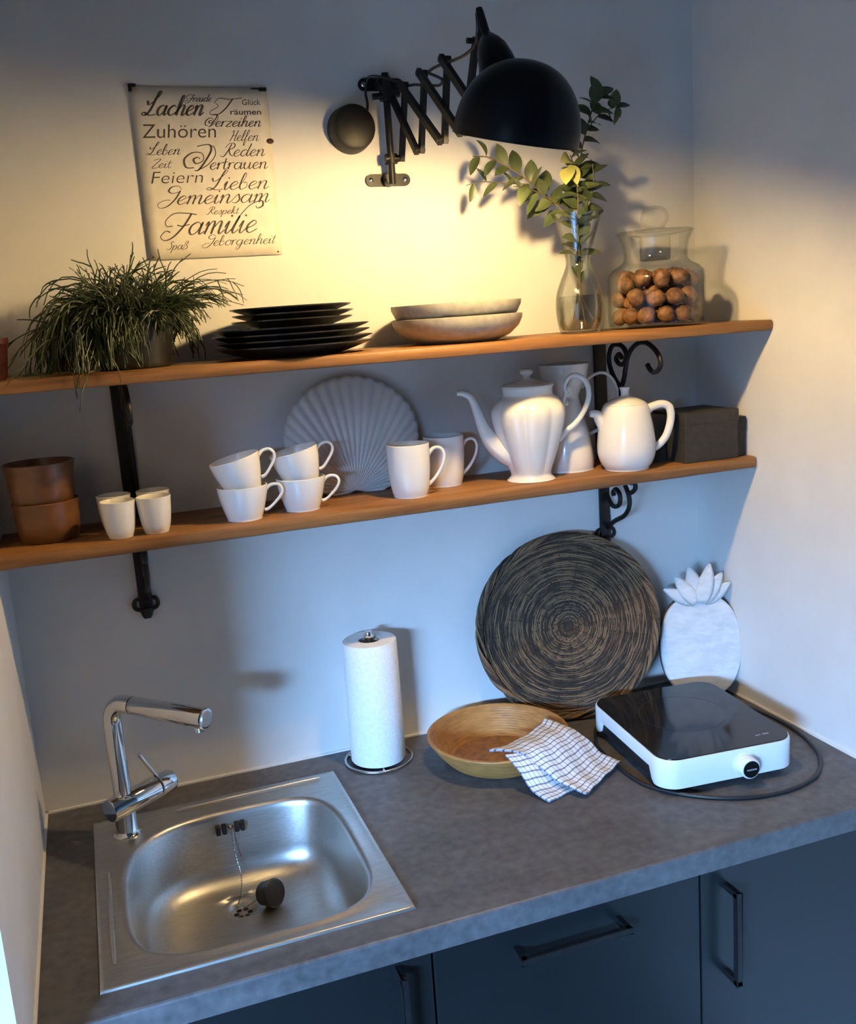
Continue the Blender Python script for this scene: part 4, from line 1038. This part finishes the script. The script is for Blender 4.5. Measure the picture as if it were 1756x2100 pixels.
def shell_plate():
    cx = 0.606; t = thing('shell_plate', 'white scallop-shell plate standing against the wall behind the cups', 'plate', (cx, -0.03, LS1))
    hinge = Vector((-0.006, 0, 0.004)); cz = 0.100; rx, rz = 0.1255, 0.110
    NU, NV = 150, 26; rows = []
    tilt = R(8)
    def outline(a):
        # a from 0..2pi around the centre starting at the hinge
        x = rx * math.sin(a); z = cz - rz * math.cos(a)
        return x, z
    for j in range(NV + 1):
        s = j / NV; row = []
        for i in range(NU + 1):
            a = R(14) + (2 * math.pi - R(28)) * i / NU
            ox, oz = outline(a)
            k = 1.0 + 0.006 * math.cos(34 * (a))
            x = hinge.x * (1 - s) + ox * s * k; z = hinge.z + (oz - hinge.z) * s * k
            rel = min(1.0, math.hypot(x / rx, (z - cz) / rz))
            dome = 0.014 * (1 - rel ** 2)
            ridge = 0.0022 * math.cos(34 * a) * s ** 0.6
            row.append((x, dome + ridge, z))
        rows.append(row)
    ct, st = math.cos(tilt), math.sin(tilt)
    rows = [[Vector((x, -d * ct + z * st - 0.012, z * ct + d * st + 0.002)) for x, d, z in row] for row in rows]
    G().grid(rows).build('shell', 'matchina', t, solid=0.003, angle=70)
shell_plate()

def big_teapot():
    t = thing('teapot', 'large fluted white porcelain teapot with curled handle on the lower shelf', 'teapot', (0.9105, -0.128, LS1), R(-14))
    prof = smooth_prof([(0.0, 0.0), (0.041, 0.0), (0.0418, 0.003), (0.037, 0.010), (0.0385, 0.020), (0.047, 0.045), (0.058, 0.080), (0.0655, 0.112), (0.0655, 0.130), (0.058, 0.144), (0.0485, 0.152), (0.0452, 0.157), (0.0465, 0.169)], 4)
    def flute(a, r, z):
        k = max(0.0, min(1.0, (z - 0.008) / 0.02)) * max(0.0, min(1.0, (0.150 - z) / 0.02))
        return 1 + k * (0.075 * abs(math.sin(4 * (a + 0.3))) - 0.035)
    G().lathe(prof + [(0.045, 0.170), (0.0435, 0.166), (0.043, 0.158), (0.0, 0.157)], 128, flute).build('pot_body', 'china', t, angle=60)
    lid = G().lathe(smooth_prof([(0.047, 0.1695), (0.0478, 0.172), (0.040, 0.1755), (0.024, 0.1795), (0.010, 0.183), (0.0068, 0.186), (0.0066, 0.189), (0.0110, 0.192), (0.0125, 0.196), (0.009, 0.2005), (0.0, 0.2015)], 4), 56).build('lid', 'china', t)
    handle_tube(t, [(-0.022, 0, 0.040), (-0.046, 0, 0.054), (-0.068, 0, 0.074), (-0.083, 0, 0.100), (-0.094, 0, 0.135), (-0.103, 0, 0.157), (-0.118, 0, 0.166), (-0.128, 0, 0.1665)], [0.022, 0.0215, 0.0165, 0.0115, 0.0085, 0.0070, 0.0058, 0.0046], 'spout')
    hd = handle_tube(t, [(0.052, 0, 0.070), (0.066, 0, 0.082), (0.087, 0, 0.097), (0.105, 0, 0.122), (0.113, 0, 0.148), (0.107, 0, 0.172), (0.091, 0, 0.183), (0.076, 0, 0.179), (0.068, 0, 0.166), (0.070, 0, 0.152), (0.066, 0, 0.142), (0.060, 0, 0.132)], [0.0080, 0.0052, 0.0048, 0.0048, 0.0046, 0.0042, 0.0040, 0.0042, 0.0052])
    g = G()
    for p, r in (((0.0745, 0, 0.159), 0.0062), ((0.073, 0, 0.149), 0.0050), ((0.070, 0, 0.134), 0.0052)): g.lathe([(0.0, -r), (r * 0.7, -r * 0.7), (r, 0), (r * 0.7, r * 0.7), (0.0, r)], 12, loc=p)
    g.build('scroll_ornament', 'china', hd)
big_teapot()

def coffee_pot_filter():
    t = thing('coffee_pot', 'tall white jug with a flared top and loop handle behind the fluted teapot', 'jug', (1.012, -0.075, LS1), R(0))
    pr = smooth_prof([(0.0, 0.0), (0.047, 0.0), (0.050, 0.003), (0.051, 0.020), (0.046, 0.060), (0.037, 0.100), (0.029, 0.128), (0.027, 0.140), (0.033, 0.155), (0.043, 0.175), (0.0475, 0.200)], 4)
    G().lathe(pr + [(0.0462, 0.201), (0.045, 0.198), (0.041, 0.176), (0.031, 0.156), (0.024, 0.140), (0.0, 0.138)], 56).build('jug_body', 'china', t)
    handle_tube(t, [(0.036, 0, 0.152), (0.050, 0, 0.166), (0.068, 0, 0.176), (0.087, 0, 0.176), (0.104, 0, 0.163), (0.113, 0, 0.140), (0.108, 0, 0.112), (0.085, 0, 0.078), (0.044, 0, 0.060)], [0.0040, 0.0032, 0.0030, 0.0030, 0.0030, 0.0032, 0.004])
coffee_pot_filter()

def small_pot():
    t = thing('teapot', 'small plain cream-white pot with angular handle beside the black boxes', 'teapot', (1.100, -0.146, LS1), R(-14))
    pr = smooth_prof([(0.0, 0.0), (0.038, 0.0), (0.041, 0.003), (0.0475, 0.012), (0.0530, 0.028), (0.0540, 0.045), (0.0510, 0.075), (0.0455, 0.105), (0.0415, 0.118), (0.0395, 0.121)], 4)
    G().lathe(pr + [(0.037, 0.1215), (0.0, 0.120)], 64).build('pot_body', 'china', t)
    G().lathe(smooth_prof([(0.0385, 0.1215), (0.0360, 0.1245), (0.024, 0.131), (0.011, 0.1355), (0.0075, 0.138), (0.0075, 0.144), (0.0090, 0.150), (0.0085, 0.1530), (0.0, 0.1535)], 4), 48).build('lid', 'china', t)
    handle_tube(t, [(0.040, 0, 0.106), (0.052, 0, 0.113), (0.070, 0, 0.116), (0.083, 0, 0.110), (0.087, 0, 0.095), (0.084, 0, 0.075), (0.076, 0, 0.055), (0.063, 0, 0.041), (0.048, 0, 0.034)], [0.0090, 0.0078, 0.0076, 0.0076, 0.0074, 0.0072, 0.0072, 0.008])
    handle_tube(t, [(-0.038, 0, 0.085), (-0.048, 0, 0.098), (-0.056, 0, 0.106), (-0.067, 0, 0.108)], [0.017, 0.0125, 0.0085, 0.0055], 'spout')
small_pot()

def boxes():
    def carton(name, x0, x1, y0, y1, h, label, lid=0.022):
        t = thing(name, label, 'box', ((x0 + x1) / 2, (y0 + y1) / 2, LS1), group='black boxes on the lower shelf')
        G().box(x0 + 0.001, x1 - 0.001, y0 + 0.001, y1 - 0.001, LS1, LS1 + h - lid * 0.5).build('box_base', 'box', t, world=True, smooth=False, bevel=0.0012)
        G().box(x0, x1, y0, y1, LS1 + h - lid, LS1 + h).build('box_lid', 'box', t, world=True, smooth=False, bevel=0.0015)
    carton('storage_box', 1.205, 1.325, -0.182, -0.070, 0.094, 'large black lidded box in front beside the small white pot')
    carton('storage_box', 1.329, 1.3515, -0.168, -0.050, 0.076, 'thin black box squeezed between the large box and side wall')
    carton('storage_box', 1.163, 1.201, -0.125, -0.030, 0.090, 'black box set back behind the small pot handle')
boxes()

# ------------------------------------------------------------------ worktop things
def paper_towel():
    cx, cy = 0.594, -0.070; z = CT
    t = thing('paper_towel_roll', 'white paper towel roll upright on the worktop', 'paper towel', (cx, cy, z + 0.006))
    h = 0.232
    G().lathe([(0.020, 0.0), (0.0505, 0.0), (0.0515, 0.0015), (0.0512, h * 0.5), (0.0500, h - 0.002), (0.0485, h), (0.0205, h), (0.0195, h - 0.002), (0.0195, 0.002), (0.020, 0.0)], 64).build('paper', 'paper', t, angle=50)
    G().lathe([(0.0194, 0.004), (0.0194, h - 0.001), (0.0182, h - 0.001), (0.0182, 0.004)], 32).build('cardboard_core', 'card', t)
    # a loose sheet edge on the side
    s = thing('towel_holder', 'chrome wire holder under and through the paper roll', 'holder', (cx, cy, z))
    ring = [(0.0625 * math.cos(a), 0.0625 * math.sin(a), 0.0032) for a in [2 * math.pi * k / 56 for k in range(56)]]
    G().tube(ring, 0.0026, 10, closed=True).build('base_ring', 'wire', s)
    g = G()
    for k in range(3):
        a = k * 2 * math.pi / 3 + 0.4; g.tube([(0, 0, 0.0032), (0.0625 * math.cos(a), 0.0625 * math.sin(a), 0.0032)], 0.0022, 8)
    g.build('base_spoke', 'wire', s)
    G().tube([(0, 0, 0.003), (0, 0, 0.243)], 0.0035, 12).build('rod', 'wire', s)
    G().lathe([(0.0, 0.236), (0.007, 0.238), (0.0098, 0.246), (0.007, 0.2535), (0.0, 0.2555)], 20).build('knob', 'chrome', s)
paper_towel()

def wicker_tray():
    c = Vector((1.008, -0.059, 1.0885)); rad = 0.189
    t = thing('wicker_tray', 'large round dark wicker tray leaning on the wall', 'tray', (c.x, c.y - 0.02, CT))
    yaw, tilt = R(-12), R(8)
    mt = Matrix.Rotation(yaw, 4, 'Z') @ Matrix.Rotation(R(90) - tilt, 4, 'X')     # local Z faces the camera, local Y is up the disc
    rnd = random.Random(2); g = G(); g.tone = []
    def wander(m):
        out = []; cur = rnd.random() * 0.7; left = 0
        for i in range(m):
            if left <= 0: tgt = rnd.random() ** 1.6; left = rnd.randint(4, 18)
            left -= 1; cur += (tgt - cur) * 0.35; out += [cur] * 6
        return out
    def emit(gr, name):
        # geometry is left in local disc space so that the weave pattern follows the hub
        o = gr.build(name, 'wicker', t)
        if getattr(gr, 'tone', None) and len(gr.tone) == len(o.data.vertices):
            at = o.data.attributes.new('tone', 'FLOAT', 'POINT'); at.data.foreach_set('value', gr.tone)
        o.matrix_local = Matrix.Translation(c - Vector(t.location)) @ mt; return o
    # backing disc
    G_ = G().lathe([(0.0, -0.006), (rad - 0.012, -0.006), (rad - 0.010, 0.0), (0.0, 0.0)], 72); emit(G_, 'base_weave')
    # wound strands: many slightly eccentric rings weaving over and under the spokes
    spokes = 24; r = 0.012; k = 0
    while r < rad - 0.012:
        n = max(36, int(r * 900)); pts = []
        ph = rnd.uniform(0, 6.28); amp = rnd.uniform(0.0004, 0.0014); kk = rnd.randint(2, 4); th = rnd.uniform(0.0009, 0.0016)
        for i in range(n):
            a = 2 * math.pi * i / n
            rr = r + amp * math.sin(kk * a + ph) + 0.0006 * math.sin(17 * a + ph)
            z = 0.0012 + 0.0016 * math.cos(spokes / 2 * a + math.pi * k)
            pts.append((rr * math.cos(a), rr * math.sin(a), z))
        b0 = len(g.v); g.tube(pts, th, 6, closed=True); g.tone += wander((len(g.v) - b0) // 6); r += th * 1.62; k += 1
    emit(g, 'weave')
    sp = G()
    for i in range(spokes):
        a = 2 * math.pi * i / spokes + 0.05; sp.tube([(0.008 * math.cos(a), 0.008 * math.sin(a), 0.001), ((rad - 0.008) * math.cos(a), (rad - 0.008) * math.sin(a), 0.0008)], 0.0016, 6)
    emit(sp, 'spoke')
    rim = G(); rim.tone = []
    for q in range(14):
        pts = []; n = 150; ph = q * 2 * math.pi / 14; tw = rnd.choice((7, 8, 9))
        for i in range(n):
            a = 2 * math.pi * i / n; w = tw * a + ph
            pts.append(((rad - 0.008 + 0.0062 * math.cos(w)) * math.cos(a), (rad - 0.008 + 0.0062 * math.cos(w)) * math.sin(a), 0.004 + 0.0075 * math.sin(w)))
        b0 = len(rim.v); rim.tube(pts, 0.0021, 6, closed=True); rim.tone += wander((len(rim.v) - b0) // 6)
    emit(rim, 'rim_braid')
wicker_tray()

def pineapple_board():
    c = Vector((1.289, -0.098, 1.010))
    t = thing('pineapple_board', 'whitewashed pineapple-shaped board leaning in the corner', 'board', (c.x, c.y, CT))
    out = []
    for k in range(56):
        a = 2 * math.pi * k / 56; rx = 0.082; rz = 0.108
        e = 2.35; cc, ss = math.cos(a), math.sin(a)
        q = (abs(cc / rx) ** e + abs(ss / rz) ** e) ** (-1 / e); out.append((q * cc, q * ss))
    yaw, tilt = R(-22), R(7)
    mt = Matrix.Translation(c - Vector(t.location)) @ Matrix.Rotation(yaw, 4, 'Z') @ Matrix.Rotation(R(90) - tilt, 4, 'X')
    b = G().prism(out, 0.000, 0.013).build('board_body', 'board', t, bevel=0.004); b.matrix_local = mt
    e = G().prism([(x * 1.012, y * 1.008) for x, y in out], -0.008, 0.0005).build('board_edge', 'bark', t); e.matrix_local = mt; e['label'] = 'dark unpainted edge of the board'
    # leaf crown, carved petals fanned from the top
    for k, (ang, L, wd, lift) in enumerate(((-62, 0.068, 0.026, 0.003), (-36, 0.070, 0.030, 0.006), (-12, 0.078, 0.034, 0.004), (14, 0.082, 0.034, 0.008), (34, 0.072, 0.030, 0.005), (54, 0.066, 0.026, 0.003))):
        a = R(ang); n = 8; rows = []
        for i in range(n + 1):
            s = i / n; hw = wd / 2 * math.sin(math.pi * (0.18 + 0.82 * s)) ** 0.8 if i < n else 0.0005
            p = Vector((math.sin(a) * (L * s) + math.sin(a) * 0.012, 0.090 + math.cos(a) * L * s, lift + 0.006 + 0.003 * math.sin(math.pi * s)))
            sd = Vector((math.cos(a), -math.sin(a), 0))
            rows.append([p - sd * hw, p - sd * hw * 0.5 + Vector((0, 0, 0.0016)), p + Vector((0, 0, 0.0004)), p + sd * hw * 0.5 + Vector((0, 0, 0.0016)), p + sd * hw])
        l = G().grid(rows).build('crown_leaf', 'board', t, solid=0.006); l.matrix_local = mt
pineapple_board()

def bread_basket():
    cx, cy = 0.799, -0.167; z = CT
    t = thing('bread_basket', 'round honey-coloured coiled bamboo basket on the worktop', 'basket', (cx, cy, z))
    g = G(); n = 12
    # stacked coils make the wall, outside and inside
    prof_o = []; prof_i = []
    for k in range(n * 4 + 1):
        s = k / (n * 4); r = 0.088 + 0.041 * (s ** 0.75); zz = 0.001 + 0.046 * s; b = 0.0010 * abs(math.sin(math.pi * s * n))
        prof_o.append((r + b, zz)); prof_i.append((r - 0.0045 - b, zz + 0.003))
    g.lathe(prof_o + [(0.1315, 0.049), (0.1318, 0.0515), (0.129, 0.053), (0.1255, 0.0525)] + prof_i[::-1], 80)
    g.build('coiled_wall', 'bamboo', t, angle=75)
    G().lathe([(0.0, 0.0005), (0.0875, 0.0005), (0.0885, 0.003), (0.086, 0.0045), (0.0, 0.0045)], 60).build('woven_base', 'bamboofloor', t)
bread_basket()

def cloth():
    """folded tea towel: from inside the basket over the rim to the worktop; a second layer shows underneath"""
    t = thing('tea_towel', 'folded blue-and-white checked tea towel over the basket rim', 'tea towel', (0.86, -0.29, CT))
    rnd = random.Random(9)
    def sheet(ctrl, nu, nv, us, vs_, name, ripple=0.0012, thick=0.0035):
        """ctrl: rows (v) of control points (u) -> smooth surface with UVs"""
        rows = [smooth_pts([Vector(p) for p in row], 8) for row in ctrl]
        cols = list(zip(*rows)); cols = [smooth_pts(list(c), 8) for c in cols]
        grid = [list(r) for r in zip(*cols)]
        nr, nc = len(grid), len(grid[0])
        for i in range(nr):
            for j in range(nc):
                p = grid[i][j]; p.z += ripple * (math.sin(j * 0.9 + i * 0.25) + 0.6 * math.sin(i * 0.8 - j * 0.3))
        g = G().grid(grid)
        off = parent_world(t); me = bpy.data.meshes.new(name)
        me.from_pydata([tuple(p - off) for p in g.v], [], g.f); me.update()
        uvl = me.uv_layers.new(name='UVMap')
        for poly in me.polygons:
            for li in poly.loop_indices:
                vi = me.loops[li].vertex_index; uvl.data[li].uv = (us * (vi % nc) / (nc - 1), vs_ * (vi // nc) / (nr - 1))
        me.polygons.foreach_set('use_smooth', [True] * len(me.polygons)); me.materials.append(M['check'])
        o = bpy.data.objects.new(name, me); col.objects.link(o); o.parent = t
        m = o.modifiers.new('solid', 'SOLIDIFY'); m.thickness = thick; m.offset = 1.0
        return o
    top = [[(0.752, -0.232, 0.951), (0.812, -0.212, 0.948), (0.872, -0.182, 0.950), (0.899, -0.158, 0.953)],
           [(0.789, -0.284, 0.9615), (0.833, -0.273, 0.9635), (0.880, -0.249, 0.9635), (0.914, -0.222, 0.9605)],
           [(0.813, -0.311, 0.943), (0.852, -0.300, 0.945), (0.901, -0.273, 0.945), (0.938, -0.248, 0.942)],
           [(0.838, -0.345, 0.920), (0.873, -0.330, 0.920), (0.920, -0.300, 0.919), (0.957, -0.274, 0.917)],
           [(0.864, -0.384, 0.912), (0.892, -0.364, 0.912), (0.938, -0.332, 0.9115), (0.979, -0.301, 0.911)]]
    sheet(top, 0, 0, 14, 16, 'upper_layer')
    low = [[(0.764, -0.279, 0.9600), (0.795, -0.280, 0.9605), (0.826, -0.272, 0.959)],
           [(0.774, -0.309, 0.945), (0.806, -0.309, 0.944), (0.842, -0.299, 0.940)],
           [(0.788, -0.335, 0.914), (0.822, -0.330, 0.912), (0.856, -0.318, 0.911)],
           [(0.803, -0.368, 0.9055), (0.838, -0.356, 0.905), (0.872, -0.343, 0.9045)]]
    sheet(low, 0, 0, 9, 10, 'lower_layer', 0.0006)
cloth()

def hob():
    c = Vector((1.117, -0.305, CT)); rz = R(-5)
    t = thing('induction_hob', 'white portable hob with a black glass top', 'hob', c, rz)
    hw, hd = 0.1275, 0.1475; z0, z1 = 0.013, 0.064; r = 0.034
    out = rrect(-hw, hw, -hd, hd, r, 8)
    def ringwall(g, off, za, zb_, closed=True):
        pass
    # housing: wall band following the rounded rectangle; cut low arches on both long sides
    pts = []
    n0 = len(out)
    # refine
    ref = []
    for i in range(n0):
        a = Vector((*out[i], 0)); b = Vector((*out[(i + 1) % n0], 0)); m = max(1, int((b - a).length / 0.008))
        for k in range(m): ref.append(a.lerp(b, k / m))
    def zlow(p):
        if abs(p.x) > hw - 0.004 and abs(p.y) < hd - 0.040:
            e = min(1.0, (hd - 0.040 - abs(p.y)) / 0.012); return z0 + 0.026 * min(1, e * 1.2)
        return z0
    n = len(ref); g = G(); v = []
    for p in ref:
        q = Vector((p.x * 0.962, p.y * 0.968, 0))
        v += [Vector((p.x * .997, p.y * .997, zlow(p))), Vector((p.x, p.y, zlow(p) + 0.002)), Vector((p.x, p.y, z1 - 0.003)), Vector((p.x * .992, p.y * .993, z1)), Vector((q.x, q.y, z1)), Vector((q.x, q.y, zlow(p)))]
    f = []
    for i in range(n):
        j = (i + 1) % n
        for k in range(6):
            l = (k + 1) % 6; f.append((i * 6 + k, j * 6 + k, j * 6 + l, i * 6 + l))
    g.add(v, f); g.build('housing', 'hobwhite', t, angle=50)
    G().prism([(x * 0.955, y * 0.962) for x, y in out], z0 + 0.002, z1 - 0.004).build('underbody', 'rubber', t, smooth=False)
    gl = G().prism([(x * 0.982, y * 0.984) for x, y in out], z1 - 0.003, z1 + 0.0018).build('glass_plate', 'hobglass', t, bevel=0.001)
    # cooking-zone ring printed on the glass and the small mark near the front corner
    zr = G()
    for rr in (0.078, 0.079):
        pass
    zr.lathe([(0.0775, z1 + 0.0020), (0.0787, z1 + 0.0020)], 72, loc=(0, 0.02, 0)); zr.build('zone_ring', 'ringgrey', gl)
    mk = G().box(0.066, 0.076, -0.116, -0.1135, z1 + 0.0018, z1 + 0.0021).box(0.080, 0.092, -0.116, -0.112, z1 + 0.0018, z1 + 0.0021); mk.build('printed_mark', 'grey', gl, smooth=False)
    for sx in (-1, 1):
        for sy in (-1, 1): G().cyl((sx * 0.10, sy * 0.118, 0.0), (sx * 0.10, sy * 0.118, z0 + 0.003), 0.011, sides=18).build('foot', 'rubber', t)
    # rotary knob on the front
    kx, kz = 0.0235, 0.036
    kn = G().tube([(kx, -hd + 0.001, kz), (kx, -hd - 0.002, kz), (kx, -hd - 0.0025, kz), (kx, -hd - 0.020, kz), (kx, -hd - 0.022, kz)], [0.0215, 0.0215, 0.0185, 0.0178, 0.0160], 36).build('knob', 'hobwhite', t)
    G().cyl((kx, -hd - 0.0216, kz), (kx, -hd - 0.0232, kz), 0.0150, 0.0145, 28).build('knob_face', 'blacklac', kn)
    G().box(kx - 0.009, kx + 0.009, -hd - 0.0240, -hd - 0.0230, kz - 0.0012, kz + 0.0012).build('knob_mark', 'grey', kn, smooth=False)
    # power cord, from the back round the front
    z = CT + 0.0036
    path = [(1.24, -0.178, 0.925), (1.285, -0.165, 0.912), (1.325, -0.19, z), (1.338, -0.26, z), (1.335, -0.34, z), (1.312, -0.4148, z), (1.2844, -0.4569, z), (1.2421, -0.4926, z), (1.1819, -0.5104, z), (1.1223, -0.5081, z), (1.0747, -0.4912, z), (1.034, -0.465, z), (1.000, -0.43, z), (0.974, -0.385, z), (0.968, -0.32, z), (0.972, -0.25, z), (0.985, -0.20, z), (1.03, -0.13, z), (1.10, -0.10, z)]
    G().tube(smooth_pts(path, 8), 0.0036, 10).build('power_cord', 'cord', t).matrix_local = (Matrix.Translation(c) @ Matrix.Rotation(rz, 4, 'Z')).inverted()
hob()
